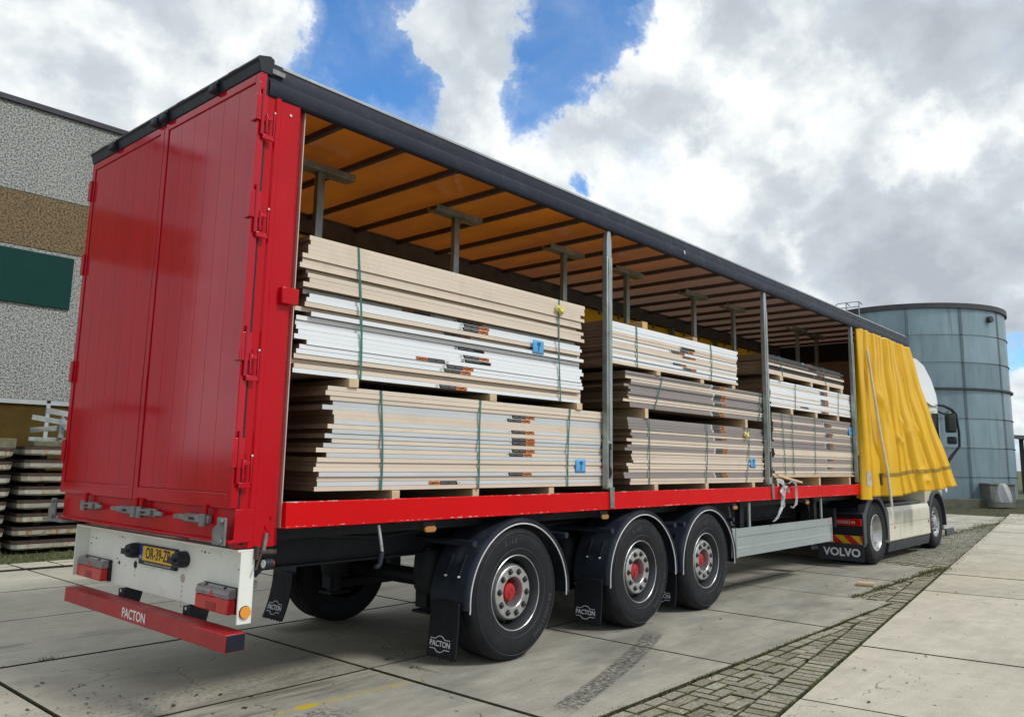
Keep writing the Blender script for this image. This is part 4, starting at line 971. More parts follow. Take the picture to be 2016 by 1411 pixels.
# ---- wheels
def wheel(x, yo, side, kind, parent, Rr=.517, steer=0.0):
    # side = -1: outer face towards -y ; profiles run inward as +y
    w0 = empty('wheel', (x, yo, Rr)); w0.parent = parent
    w0.rotation_euler = (0, random.uniform(0, .6), (0 if side < 0 else math.pi)+steer)
    W_ = .385 if kind == 'trailer' else .30
    if kind == 'drive': W_ = .58
    s = Rr/.517
    prof = [(.286*s, .028), (.300*s, .012), (.325*s, .006), (.36*s, -.001), (.40*s, -.006), (.445*s, -.002), (.478*s, .012), (.497*s, .028), (.508*s, .045), (.5115*s, .056)]
    gr = []
    ng = 4; w1 = .055; w2 = W_-.055
    if kind != 'drive':
        for g_ in range(ng):
            c_ = w1+(w2-w1)*(g_+1)/(ng+1); gr += [(.517*s, c_-.011), (.505*s, c_-.006), (.505*s, c_+.006), (.517*s, c_+.011)]
        prof += [(.517*s, .070)]+gr+[(.517*s, W_-.07), (.508*s, W_-.045), (.478*s, W_-.012), (.44*s, W_), (.36*s, W_-.004), (.30*s, W_-.02)]
    else:
        for o2 in (0, .31):
            for g_ in range(3): c_ = o2+.08+.055*(g_+1)-.03; gr += [(.517*s, c_-.009), (.503*s, c_-.005), (.503*s, c_+.005), (.517*s, c_+.009)]
            if o2 == 0: gr += [(.510*s, .235), (.47*s, .268), (.42*s, .272), (.42*s, .30), (.47*s, .305), (.51*s, .335)]
        prof += gr+[(.51*s, .55), (.47*s, .575), (.30*s, .57)]
    ty = MB().lathe(prof, n=84).build('tyre', RUBBER, w0, smooth=25)
    # fine circumferential sidewall rib
    MB().lathe([(.462*s, -.004), (.465*s, -.0065), (.468*s, -.002)], n=84).lathe([(.335*s, .003), (.338*s, -.001), (.342*s, .001)], n=84).build('sidewall_rib', TYRETXT, ty)
    q = MB()
    def ring_text(txt, a0, r, h):
        for i, ch in enumerate(txt):
            me = text_mesh(ch, h, .0015, TYRETXT, .0015)
            a = a0-i*h*.72/r
            ux, uz = math.sin(a), -math.cos(a)     # reading direction (clockwise seen from outside)
            cx_, cz_ = r*math.cos(a), r*math.sin(a)
            q.add([(cx_+v.co.x*ux+v.co.y*math.cos(a), -.0055+(-v.co.z), cz_+v.co.x*uz+v.co.y*math.sin(a)) for v in me.vertices], [tuple(p.vertices) for p in me.polygons])
    if kind != 'front':
        rot = w0.rotation_euler[1]
        ring_text('R168', R(112)+rot, .405*s, .055); q.build('tyre_lettering', TYRETXT, ty, smooth=0)
        q = MB(); ring_text('BRIDGESTONE', R(-8)+rot, .405*s, .05); q.build('tyre_lettering', TYRETXT, ty, smooth=0)
    if kind == 'trailer':
        rim = MB().lathe([(.289, .030), (.291, .020), (.284, .016), (.276, .024), (.268, .060), (.252, .085), (.247, .20), (.18, .23)], n=64)
        rim.build('rim', [mat('dark_rim_barrel', (.045, .048, .056), .4, metal=.4) if 'dark_rim_barrel' not in bpy.data.materials else bpy.data.materials['dark_rim_barrel']], w0, smooth=40)
        MB().lathe([(.2895, .022), (.2915, .017), (.286, .013), (.281, .017)], n=64).build('rim_edge', ALU, w0)
        disc = MB().lathe([(.235, .17), (.222, .10), (.212, .066), (.205, .050), (.196, .0445), (.122, .0445), (.116, .050), (.112, .075), (.105, .19)], n=64).build('disc', ALU, w0, smooth=28)
        for i in range(14):
            a = 2*math.pi*i/14; u_ = Vector((math.cos(a), 0, math.sin(a)))
            MB().cyl(u_*.212+Vector((0, .118, 0)), u_*.243+Vector((0, .108, 0)), .017, 10).build('hand_hole', DARK, disc)
        for i in range(10):
            a = 2*math.pi*(i+.5)/10; c_ = Vector((.163*math.cos(a), 0, .163*math.sin(a)))
            nm = MB().lathe([(.0, .0420), (.0255, .0420), (.0255, .0475)], c=tuple(c_), n=18)
            no = nm.build('wheel_nut', mat('nut_dark', (.035, .035, .037), .4, metal=.4) if 'nut_dark' not in bpy.data.materials else bpy.data.materials['nut_dark'], disc)
            MB().cyl(c_+Vector((0, .043, 0)), c_+Vector((0, .024, 0)), .0135, 6).cyl(c_+Vector((0, .024, 0)), c_+Vector((0, .018, 0)), .007, 8).build('stud', mat('stud_steel', (.13, .13, .135), .35, metal=.7) if 'stud_steel' not in bpy.data.materials else bpy.data.materials['stud_steel'], disc)
        hub = MB().lathe([(.0, .075), (.05, .075), (.062, .080), (.068, .095), (.070, .16), (.104, .185), (.108, .25)], n=40)
        for i in range(10):
            a = 2*math.pi*i/10; c_ = Vector((math.cos(a), 0, math.sin(a)))
            hub.cyl(c_*.068+Vector((0, .12, 0)), c_*.100+Vector((0, .15, 0)), .010, 6)
        ho = hub.build('hub', HUB, w0)
        MB().lathe([(.020, .0745), (.023, .071), (.026, .0745)], n=24).box(-.002, .002, .071, .075, -.055, -.02).build('hub_emblem', mat('dark_red', (.20, .006, .01), .4) if 'dark_red' not in bpy.data.materials else bpy.data.materials['dark_red'], ho)
    elif kind == 'drive':
        MB().lathe([(.283, .030), (.286, .016), (.280, .010), (.274, .016), (.262, .05), (.236, .085), (.228, .14), (.205, .175), (.15, .185), (.12, .185), (.118, .10), (.10, .085), (0, .085)], n=64).build('rim', ALU, w0, smooth=35)
        MB().lathe([(.285, .014), (.2875, .009), (.281, .006)], n=64).build('rim_edge', PWHITE, w0)
        for i in range(10):
            a = 2*math.pi*i/10; MB().cyl((.165*math.cos(a), .184, .165*math.sin(a)), (.165*math.cos(a), .15, .165*math.sin(a)), .015, 6).build('wheel_nut', bpy.data.materials['nut_dark'], w0)
    else:
        MB().lathe([(.285, .030), (.287, .018), (.279, .014), (.268, .05), (.25, .08), (.21, .055), (.19, .04), (.125, .04), (.12, .02), (.09, .0), (0, -.004)], n=64).build('rim', ALU, w0, smooth=35)
        for i in range(10):
            a = 2*math.pi*i/10; MB().cyl((.165*math.cos(a), .04, .165*math.sin(a)), (.165*math.cos(a), .018, .165*math.sin(a)), .015, 6).build('wheel_nut', bpy.data.materials['nut_dark'], w0)
    return w0
WHITE_TRIM = mat('fender_white_trim', (.62, .64, .66), .4, var=.1)
def fender(x, yo, sg, parent=tr):
    c0 = (x+.03, .49)
    a0, a1 = R(-4), R(184)
    def prof(t):   # t 0..1 around the arch, slightly flattened outline
        a = a0+(a1-a0)*t; r = .600+.035*math.cos(a)**4*(1 if math.cos(a) > 0 else .3)
        return c0[0]+r*math.cos(a), c0[1]+r*math.sin(a)*1.0
    def outline(t, dr):
        a = a0+(a1-a0)*t; x_, z_ = prof(t); return (x_+dr*math.cos(a), z_+dr*math.sin(a))
    n = 56; q = MB(); vs = []
    prs = [(-.045, 0.0), (-.012, -.012), (0.0, 0.004), (.006, .03), (.006, .38), (-.006, .38), (-.006, .03), (-.045, .010)]
    for i in range(n+1):
        t = i/n
        for (dr, dy) in prs:
            X_, Z_ = outline(t, dr); vs.append((X_, yo+sg*dy, Z_))
    k = len(prs)
    fs = [(i*k+j, i*k+(j+1) % k, (i+1)*k+(j+1) % k, (i+1)*k+j) for i in range(n) for j in range(k)]+[tuple(range(k)), tuple(range(n*k+k-1, n*k-1, -1))]
    if sg < 0: fs = [tuple(reversed(f)) for f in fs]
    q.add(vs, fs); o = q.build('fender', FENDER, parent, smooth=40)
    pt = [(outline(i/48, -.040)[0], yo-sg*.002, outline(i/48, -.040)[1]) for i in range(49)]
    pt = [(pt[0][0]+.01, pt[0][1], pt[0][2]-.01), (pt[0][0]+.001, pt[0][1], pt[0][2]-.012)]+pt+[(pt[-1][0]-.002, pt[-1][1], pt[-1][2]-.03), (pt[-1][0]-.04, pt[-1][1], pt[-1][2]-.04)]
    MB().tube(pt[1:-1], .006, 6).build('fender_trim', WHITE_TRIM, o)
    for xx, ang in ((c0[0]-.545, 0), (c0[0]+.585, 0)):
        MB().cyl((xx, yo+sg*-.01, .925), (xx, yo+sg*.8, .925), .025, 14).build('fender_tube', FENDER, o)
    for dy in (.10, .24):
        pts_ = []
        for t in (.80, .84, .88): 
            X_, Z_ = outline(t, .014); pts_.append((X_, yo+sg*dy, Z_))
        MB().tube(pts_, .008, 6).build('fender_bracket', CHASSIS, o)
        X_, Z_ = outline(.885, .018); MB().cyl((X_+.01, yo+sg*dy, Z_), (X_-.010, yo+sg*dy, Z_), .007, 8).build('bracket_bolt', PWHITE, o)
    return o
def logo(y0_, zc_, parent, surf, wdt=.205):
    # PACTON between two lines with an arc bulging above and below, laid on the curved flap
    me = text_mesh('PACTON', wdt*.275, .0006, PWHITE, .0012, .95)
    q = MB(); q.add([(surf(zc_+v.co.y)-.0065-v.co.z, y0_-v.co.x, zc_+v.co.y) for v in me.vertices], [tuple(p.vertices) for p in me.polygons])
    q.build('flap_lettering', PWHITE, parent, smooth=0)
    for s_ in (1, -1):
        e2 = [(wdt*.5, wdt*.17), (wdt*.24, wdt*.17)]
        for i in range(1, 10):
            a = math.pi*(i/10); e2.append((wdt*.20*math.cos(a), wdt*(.17+.105*math.sin(a))))
        e2 += [(-wdt*.24, wdt*.17), (-wdt*.5, wdt*.17)]
        MB().tube([(surf(zc_+s_*z_)-.007, y0_+y_, zc_+s_*z_) for y_, z_ in e2], .0032, 5).build('flap_emblem', PWHITE, parent)
def flap(x, y0, y1, z0, z1, curl=0.0, print_=True):
    def surf(z): return x-curl*(1-(z-z0)/(z1-z0))**2
    q = MB().grid(lambda u, v: (surf(z0+(z1-z0)*v), y0+(y1-y0)*u, z0+(z1-z0)*v+(.006*math.sin(u*43)+.003*math.sin(u*90) if v == 0 else 0)), 24, 14); o = q.build('mud_flap', FLAP, tr)
    sm = o.modifiers.new('solid', 'SOLIDIFY'); sm.thickness = .008; sm.offset = 0
    if print_: logo((y0+y1)/2+.02, z0+.095, o, surf)
for i, x in enumerate(AX):
    wheel(x, 0.0, -1, 'trailer', tr); wheel(x, 2.55, 1, 'trailer', tr)
    fender(x, -.005, 1); fender(x, 2.555, -1)
    flap(x-.615, .03, .335, .10, .50, .03); flap(x-.615, 2.17, 2.49, .09, .50, .09 if i == 0 else .03)
# ---- rear light panel
rp = P('light_panel', MB().box(.135, .147, .012, 2.33, .62, 1.0).box(.04, .147, .0, 2.34, 1.0, 1.014).box(.04, .147, 2.33, 2.342, .64, 1.0).box(.06, .15, .0, .012, .60, 1.0), WHITE, bev=.002)
MB().cyl((.105, -.001, .665), (.105, -.014, .665), .033, 24).build('side_marker_lens', AMBER, rp); MB().cyl((.105, .001, .665), (.105, -.006, .665), .036, 24).build('marker_base', BLACK, rp)
for yy, hw in ((2.102, .218), (.308, .193)):
    lb = MB().box(.115, .135, yy-hw-.012, yy+hw+.012, .632, .782).build('tail_lamp', BLACK, rp, bev=.006)
    MB().box(.062, .115, yy-hw, yy+hw, .636, .722).build('red_section', REDLENS, lb, bev=.008)
    MB().prism([(.115, .723), (.062, .723), (.062, .752), (.070, .768), (.085, .777), (.115, .779)], 'y', yy-hw, yy+hw).build('clear_section', CLEARLENS, lb, bev=.004)
    MB().prism([(yy+.028, .724), (yy-.028, .724), (yy, .760)], 'x', .0605, .075).build('reflector', REDLENS, lb)
    MB().box(.0612, .0618, yy-.06, yy+.06, .645, .69).build('inner_reflector', mat('deep_red', (.28, .002, .004), .3) if 'deep_red' not in bpy.data.materials else bpy.data.materials['deep_red'], lb)
    for d in (-.11, .11): MB().cyl((.088, yy+d, .772), (.088, yy+d, .783), .010, 8).build('lens_screw', BLACK, lb)
    MB().cyl((.09, yy+hw, .74), (.09, yy+hw+.022, .74), .014, 10).build('side_knob', CLEARLENS, lb)
pl = MB().box(.112, .134, .882, 1.412, .803, .938).build('number_plate', BLACK, rp, bev=.004)
MB().box(.108, .112, .895, 1.350, .832, .928).build('plate_field', YPLATE, pl, bev=.002); MB().box(.108, .112, 1.3505, 1.398, .832, .928).build('plate_band', PBLUE, pl)
link('plate_lettering', text_mesh('OR-39-ZB', .104, .0006, BLACKINK, .0018, .80), pl, loc=(.1072, 1.123, .880), rot=ROT_REAR)
link('plate_country', text_mesh('NL', .026, .0004, PWHITE, .0004, .9), pl, loc=(.1072, 1.374, .852), rot=ROT_REAR)
q = MB(); y = 1.32
while y > .93:
    l = random.choice([.012, .03, .02, .008]); q.box(.1105, .1118, y-l, y, .812, .822); y -= l+.008
q.build('frame_print', GREYINK, pl)
for yy, s_ in ((1.485, 1), (.80, -1)):
    lo = MB().lathe([(.055, 0), (.055, .03), (.045, .055), (0, .062)], n=24, a0=0, a1=2*math.pi).build('plate_lamp', BLACK, rp, loc=(.135, yy, .885), rot=(0, 0, R(90)))
    lo.scale = (1.25, 1.3, .95)
    MB().box(.055, .058, yy-.025, yy+.025, .865, .905).build('lamp_slot', FENDER, lo).matrix_parent_inverse = (Matrix.Translation((.135, yy, .885))@Matrix.Rotation(R(90), 4, 'Z')).inverted()
for (yy, zz, r) in ((2.26, .915, .006), (2.19, .915, .006), (2.205, .91, .004), (2.28, .87, .006), (1.74, .955, .008), (1.79, .953, .005), (1.70, .95, .004), (1.80, .80, .006), (1.76, .775, .013), (1.79, .77, .005),
                    (1.66, .765, .004), (1.50, .785, .026), (.62, .72, .005), (.55, .95, .008), (.50, .95, .005), (.59, .953, .005), (.14, .885, .006), (.09, .885, .010), (1.22, .79, .003), (1.10, .785, .003)):
    MB().cyl((.1352, yy, zz), (.1335, yy, zz), r, 14).build('bolt_hole', DARK, rp)
MB().cyl((.1352, .81, .765), (.1325, .81, .765), .027, 20).build('blank_cap', mat('beige_cap', (.42, .37, .30), .6), rp)
q = MB()
for (yy, zz, n_) in ((.81, .72, 5), (1.50, .75, 2)):
    for i in range(n_): q.box(.1335, .1352, yy-.002, yy+.002, zz-.03*i-.012, zz-.03*i)
q.build('drip_marks', DARK, rp)
# bumper bar
bb = P('bumper_bar', MB().box(-.02, .105, -.028, 2.285, .462, .562), BUMPER, bev=.006)
MB().box(-.014, .099, -.034, -.028, .468, .556).build('end_cap', mat('dark_blue_cap', (.008, .012, .024), .5, spec=.3), bb, bev=.004)
MB().box(-.0215, -.02, .95, 1.285, .467, .557).build('name_sticker', mat('sticker_red', (.33, .01, .016), .35), bb)
link('bumper_lettering', text_mesh('PACTON', .086, .0006, PWHITE, .0012, .98), bb, loc=(-.0222, 1.12, .511), rot=ROT_REAR)
for yy in (1.595, .65): 
    o = P('bumper_bracket', MB().prism([(.108, .47), (.215, .47), (.275, .72), (.155, .72), (.155, .61), (.108, .61)], 'y', yy-.01, yy+.075), CHASSIS)
    MB().cyl((.106, yy+.035, .598), (.1045, yy+.035, .598), .010, 10).build('bracket_hole', PWHITE, o)
P('tail_member', MB().box(.148, .25, .5, .9, .70, 1.06).box(.148, .25, 1.6, 2.0, .70, 1.06).box(.148, .6, .5, 2.0, 1.0, 1.05), CHASSIS)

# ================================================================== tractor unit
tc_ = empty('tractor_unit', (14, 1.27, 0)); tag(tc_, 'cream white tractor unit coupled to the front of the red trailer', 'truck')
tc_.matrix_world = Matrix.Identity(4)
def T(name, mb, m, parent=tc_, bev=0.0, smooth=30): return mb.build(name, m, parent, bev, smooth)
AD, AF = 11.343, 15.095
for y, s_ in ((0.0, -1), (2.55, 1)):
    wheel(AD, y, s_, 'drive', tc_, .50); wheel(AF, y+(.04 if s_ < 0 else -.04), s_, 'front', tc_, .50)
T('chassis_frame', MB().box(10.3, 16.2, .82, .90, .62, .90).box(10.3, 16.2, 1.65, 1.73, .62, .90).box(10.3, 10.4, .3, 2.25, .62, .90).box(11, 14.4, .9, 1.65, .55, .80), CHASSIS)
T('fifth_wheel', MB().prism([(11.2, .8), (12.5, .8), (12.6, 1.6), (12.3, 1.75), (11.2, 1.75)], 'z', .98, 1.06), CHASSIS)
for y0, y1 in ((.02, .58), (1.97, 2.53)):
    T('tyre_cover', MB().lathe([(.57, y0+.03), (.60, y0+.03), (.60, y1), (.57, y1)], c=(AD, 0, .52), n=30, a0=R(10), a1=R(170)), FENDER)
# flank trim of drive fender (right and left)
for y, sg in ((0.0, 1), (2.55, -1)):
    q = MB(); n = 30; vs = []
    for i in range(n+1):
        a = R(-14)+(R(198)-R(-14))*i/n; rr0 = .555; rr1 = .645
        for (r, dy) in ((rr0, .0), (rr1, .01), (rr1, .12), (rr0, .12)): vs.append((AD+r*math.cos(a), y+sg*dy, .50+r*math.sin(a)*.96))
    fs = [(i*4+j, i*4+(j+1) % 4, (i+1)*4+(j+1) % 4, (i+1)*4+j) for i in range(n) for j in range(4)]+[(0, 1, 2, 3), (n*4+3, n*4+2, n*4+1, n*4)]
    if sg < 0: fs = [tuple(reversed(f)) for f in fs]
    q.add(vs, fs); T('fender_flank', q, mat('blue_grey_fender', (.040, .048, .060), .45, var=.15) if 'blue_grey_fender' not in bpy.data.materials else bpy.data.materials['blue_grey_fender'], smooth=40)
BG = bpy.data.materials['blue_grey_fender']
# rear of the tractor: lamp, chevron, mud flap with lettering
for y0, y1, sg in ((-.01, .62, 1), (1.93, 2.56, -1)):
    T('rear_carrier', MB().box(10.62, 10.74, y0, y1, .34, .80), CHASSIS, bev=.01)
    lm = T('tractor_tail_lamp', MB().box(10.575, 10.62, y0+.0, y0+.56, .635, .745), REDLENS, bev=.008)
    q = MB()
    for i in range(11): q.box(10.570, 10.576, y0+.14+.028*i, y0+.155+.028*i, .665, .715)
    q.build('lamp_lattice', mat('lamp_grey', (.42, .36, .36), .3) if 'lamp_grey' not in bpy.data.materials else bpy.data.materials['lamp_grey'], lm)
    for i in range(3):
        yy = y0+.135-.022*i
        MB().prism([(yy+.012, .71), (yy, .69), (yy+.012, .67), (yy+.020, .67), (yy+.008, .69), (yy+.020, .71)], 'x', 10.570, 10.576).build('lamp_arrow', PWHITE, lm)
    cb = T('warning_board', MB().box(10.60, 10.615, y0+.0, y0+.60, .358, .485), CHEVY)
    for i in range(-1, 4):
        a = y0+.60-.25*i-.05
        pl_ = [(a, .485), (a-.125, .485), (a-.265, .358), (a-.14, .358)]
        pl_ = [(min(max(p, y0), y0+.60), z) for p, z in pl_]
        if abs(pl_[0][0]-pl_[1][0])+abs(pl_[2][0]-pl_[3][0]) > .01: MB().prism(pl_, 'x', 10.597, 10.5995).build('red_stripe', CHEVR, cb)
    fl = T('tractor_mud_flap', MB().box(10.50, 10.51, y0-.045, y0+.64, .11, .37), mat('blue_black_flap', (.018, .024, .04), .5) if 'blue_black_flap' not in bpy.data.materials else bpy.data.materials['blue_black_flap'], bev=.003)
    link('flap_lettering', text_mesh('VOLVO', .165, .001, PWHITE, .005, 1.02, 0, 1.0), fl, loc=(10.497, y0+.285, .232), rot=ROT_REAR)
    T('rear_bumper_end', MB().box(10.60, 10.76, y0-.0, y0+.62, .80, .845), BLACK, bev=.015)
    T('fender_corner', MB().box(10.60, 10.74, y0-.03 if sg > 0 else y1-.01, y0+.0 if sg > 0 else y1+.03, .36, .84), BG, bev=.012)
# side skirts
for y, sg in ((0.0, 1), (2.55, -1)):
    def sk(x0, x1, z0=.30, z1=.885, ch=.05):
        pr = [(y+sg*.03, z0), (y+sg*.0, z0+.03), (y, z1-.09), (y+sg*.03, z1), (y+sg*.30, z1), (y+sg*.30, z0)]
        if sg < 0: pr = pr[::-1]
        return MB().prism(pr, 'x', x0, x1)
    o = T('side_skirt', sk(12.01, 13.86), CREAM, bev=.006); T('side_skirt', sk(13.868, 14.50), CREAM, bev=.006)
    MB().box(12.02, 14.48, y-sg*.001, y+sg*.002, .597, .601).build('skirt_line', CHASSIS, o); MB().box(12.02, 14.48, y-sg*.004, y+sg*.003, .468, .474).build('skirt_crease', CREAM, o, bev=.002)
    MB().box(12.595, 12.6, y-sg*.001, y+sg*.002, .34, .80).build('skirt_joint', CHASSIS, o)
    T('lower_skirt', MB().prism([(y+sg*.02, .29), (y+sg*.05, .14), (y+sg*.30, .14), (y+sg*.30, .29)][::sg], 'x', 12.03, 14.52), BG, bev=.006)
    T('skirt_top', MB().box(12.0, 14.15, min(y+sg*.05, y+sg*.32), max(y+sg*.05, y+sg*.32), .887, .945), BG, bev=.02)
    MB().box(12.26, 12.33, y-sg*.008, y+sg*.001, .515, .56).build('skirt_marker', AMBER, o, bev=.004); MB().box(14.36, 14.41, y-sg*.008, y+sg*.001, .53, .585).build('skirt_marker', REDLENS, o, bev=.004)
# cab
side = [(14.55, .95), (14.55, .60), (14.47, .60), (14.47, 1.25), (14.22, 1.25), (14.10, 2.9), (14.05, 3.60), (14.35, 3.66), (14.85, 3.58), (15.35, 3.34), (15.72, 3.05), (15.93, 2.80), (16.08, 2.5), (16.30, 1.55), (16.36, 1.0), (16.36, .30), (15.78, .30), (15.74, .60), (15.62, .84), (15.40, 1.03), (15.10, 1.09), (14.80, 1.03), (14.62, .88)]
def cab_shell():
    # side polygons joined across the width, with the front corners drawn in
    q = MB()
    def ins(x): return .02+.16*max(0, (x-15.5)/.85)**2
    outer = side
    n = len(outer); vs = []
    for (x, z) in outer: vs.append((x, ins(x)+.02, z))
    for (x, z) in outer: vs.append((x, 2.55-ins(x)-.02, z))
    fs = [tuple(range(n)), tuple(range(2*n-1, n-1, -1))]+[(i, i+n, (i+1) % n+n, (i+1) % n) for i in range(n)]
    # right side seen from -y must face outwards
    fs = [tuple(reversed(f)) for f in fs]
    return q.add(vs, fs)
cabo = T('cab', cab_shell(), CREAM, bev=.03)
for y, sg in ((0.0, 1), (2.55, -1)):
    def ins(x): return .02+.16*max(0, (x-15.5)/.85)**2
    def strip_(pl_, name, m, th):
        q = MB(); n = len(pl_)
        vs = [(x, y+sg*(ins(x)+.02-th), z) for x, z in pl_]+[(x, y+sg*(ins(x)+.03), z) for x, z in pl_]
        fs = [tuple(range(n)), tuple(range(2*n-1, n-1, -1))]+[(i, i+n, (i+1) % n+n, (i+1) % n) for i in range(n)]
        if sg > 0: fs = [tuple(reversed(f)) for f in fs]
        return q.add(vs, fs).build(name, m, cabo, smooth=20)
    strip_([(14.12, 2.95), (14.06, 3.58), (14.35, 3.64), (14.85, 3.56), (15.33, 3.32), (15.70, 3.03), (15.90, 2.79), (15.2, 2.80)], 'roof_fairing', CABWHITE, .012)
    strip_([(15.05, 1.70), (15.05, 2.62), (15.70, 2.66), (15.98, 2.45), (16.14, 1.80), (16.0, 1.62)], 'side_window', CABGLASS, .008)
    strip_([(15.735, 1.68), (15.735, 2.66), (15.775, 2.66), (15.775, 1.66)], 'window_pillar', BLACK, .014)
    # front wheel arch trim
    q = MB(); n = 24; vs = []
    for i in range(n+1):
        a = R(-8)+(R(190)-R(-8))*i/n
        for (r, dy) in ((.56, -.005), (.625, .0), (.625, .14), (.56, .14)): vs.append((AF+r*math.cos(a), y+sg*dy, .50+r*math.sin(a)))
    fs = [(i*4+j, i*4+(j+1) % 4, (i+1)*4+(j+1) % 4, (i+1)*4+j) for i in range(n) for j in range(4)]
    if sg < 0: fs = [tuple(reversed(f)) for f in fs]
    q.add(vs, fs); q.build('arch_trim', BG, cabo, smooth=40)
    MB().lathe([(.57, .03), (.57, .45)] if sg > 0 else [(.57, -.45), (.57, -.03)], c=(AF, y, .50), n=24, a0=R(0), a1=R(180)).build('arch_liner', CHASSIS, cabo)
    MB().box(15.74, 16.36, min(y+sg*.015, y+sg*.06), max(y+sg*.015, y+sg*.06), .20, .34).build('entry_step', BG, cabo, bev=.02)
    MB().lathe([(0, -.02), (.045, -.014), (.055, .0)], c=(16.05, y+sg*.055, 1.10), n=20).build('cab_marker', PWHITE, cabo)
T('windscreen', MB().prism([(15.94, 2.74), (16.09, 2.46), (16.27, 1.70), (16.33, 1.70), (16.15, 2.50), (15.98, 2.80)], 'y', .22, 2.33), CABGLASS)
T('horn', MB().lathe([(0, 0), (.05, 0), (.07, .06), (.03, .2)], c=(14.35, .35, 3.76), n=16), CABWHITE)
# rounded air deflector between cab roof and trailer
T('cab_back_panel', MB().box(13.98, 14.10, .06, 2.49, 1.3, 3.5), BLACK)
for y, sg in ((0.0, 1), (2.55, -1)):
    yy = lambda d: y-sg*d
    mh = MB(); mh.tube([(15.85, yy(-.06), 2.84), (16.0, yy(.02), 2.83), (16.18, yy(.12), 2.76), (16.28, yy(.17), 2.66), (16.33, yy(.20), 2.30), (16.34, yy(.19), 2.0), (16.27, yy(.08), 1.84), (16.15, yy(-.02), 1.66)], [.028, .03, .034, .034, .026, .026, .032, .04], 10)
    mo = T('mirror_arm', mh, BLACK)
    MB().box(16.14, 16.27, min(yy(-.02), yy(.18)), max(yy(-.02), yy(.18)), 2.28, 2.68).build('mirror_housing', BLACK, mo, bev=.03)
    MB().box(16.132, 16.14, min(yy(.0), yy(.16)), max(yy(.0), yy(.16)), 2.31, 2.65).build('mirror_glass', CABGLASS, mo, bev=.004)
    MB().box(16.14, 16.25, min(yy(.0), yy(.18)), max(yy(.0), yy(.18)), 2.04, 2.20).build('mirror_housing', BLACK, mo, bev=.03)
    MB().box(16.132, 16.14, min(yy(.03), yy(.15)), max(yy(.03), yy(.15)), 2.055, 2.16).build('wide_mirror_glass', CABGLASS, mo, bev=.004)
    MB().tube([(15.84, yy(-.05), 2.70), (15.98, yy(.02), 2.66), (16.10, yy(.08), 2.72)], .022, 8).build('arm_brace', BLACK, mo)

# ================================================================== board bundles
STK_ME = {}
def sticker_mesh(flip):
    if flip in STK_ME: return STK_ME[flip]
    q = MB(); h = .0125
    def rect(x0, x1, z0, z1, y, m): q.m = m; q.add([(x0, y, z0), (x1, y, z0), (x1, y, z1), (x0, y, z1)], [(0, 1, 2, 3)])
    rect(-.17, -.055, -h, h, 0, 0)                                # orange field
    q.m = 1; q.add([(-.055, 0, -h), (.132, 0, -h), (.118, 0, h), (-.055, 0, h)], [(0, 1, 2, 3)])
    rect(.134, .168, -h, h, 0, 2); rect(.142, .160, -.006, .006, -.0006, 3)
    [rect(-.045+.012*k_, -.045+.012*k_+.009, -.0035, .0005, -.0006, 3) for k_ in range(6)]; [rect(.040+.012*k_, .040+.012*k_+.009, -.0035, .0005, -.0006, 3) for k_ in range(6)]
    me = text_mesh('CanDo', .028, .0, BLACKINK, .0012, 1.25)
    q.m = 1; q.add([(v.co.x-.113, -.0008, v.co.y) for v in me.vertices], [tuple(p.vertices) for p in me.polygons])
    if flip: q.v = [(-x, y, -z) for (x, y, z) in q.v]
    STK_ME[flip] = q.mesh('sticker', [ORANGE, BLACKINK, PWHITE, GREYINK], 0)
    return STK_ME[flip]
BCOL = {'b': BEIGE, 'w': BWHITE, 'c': BWHITEG, 'g': BGREY, 'k': BDARK}
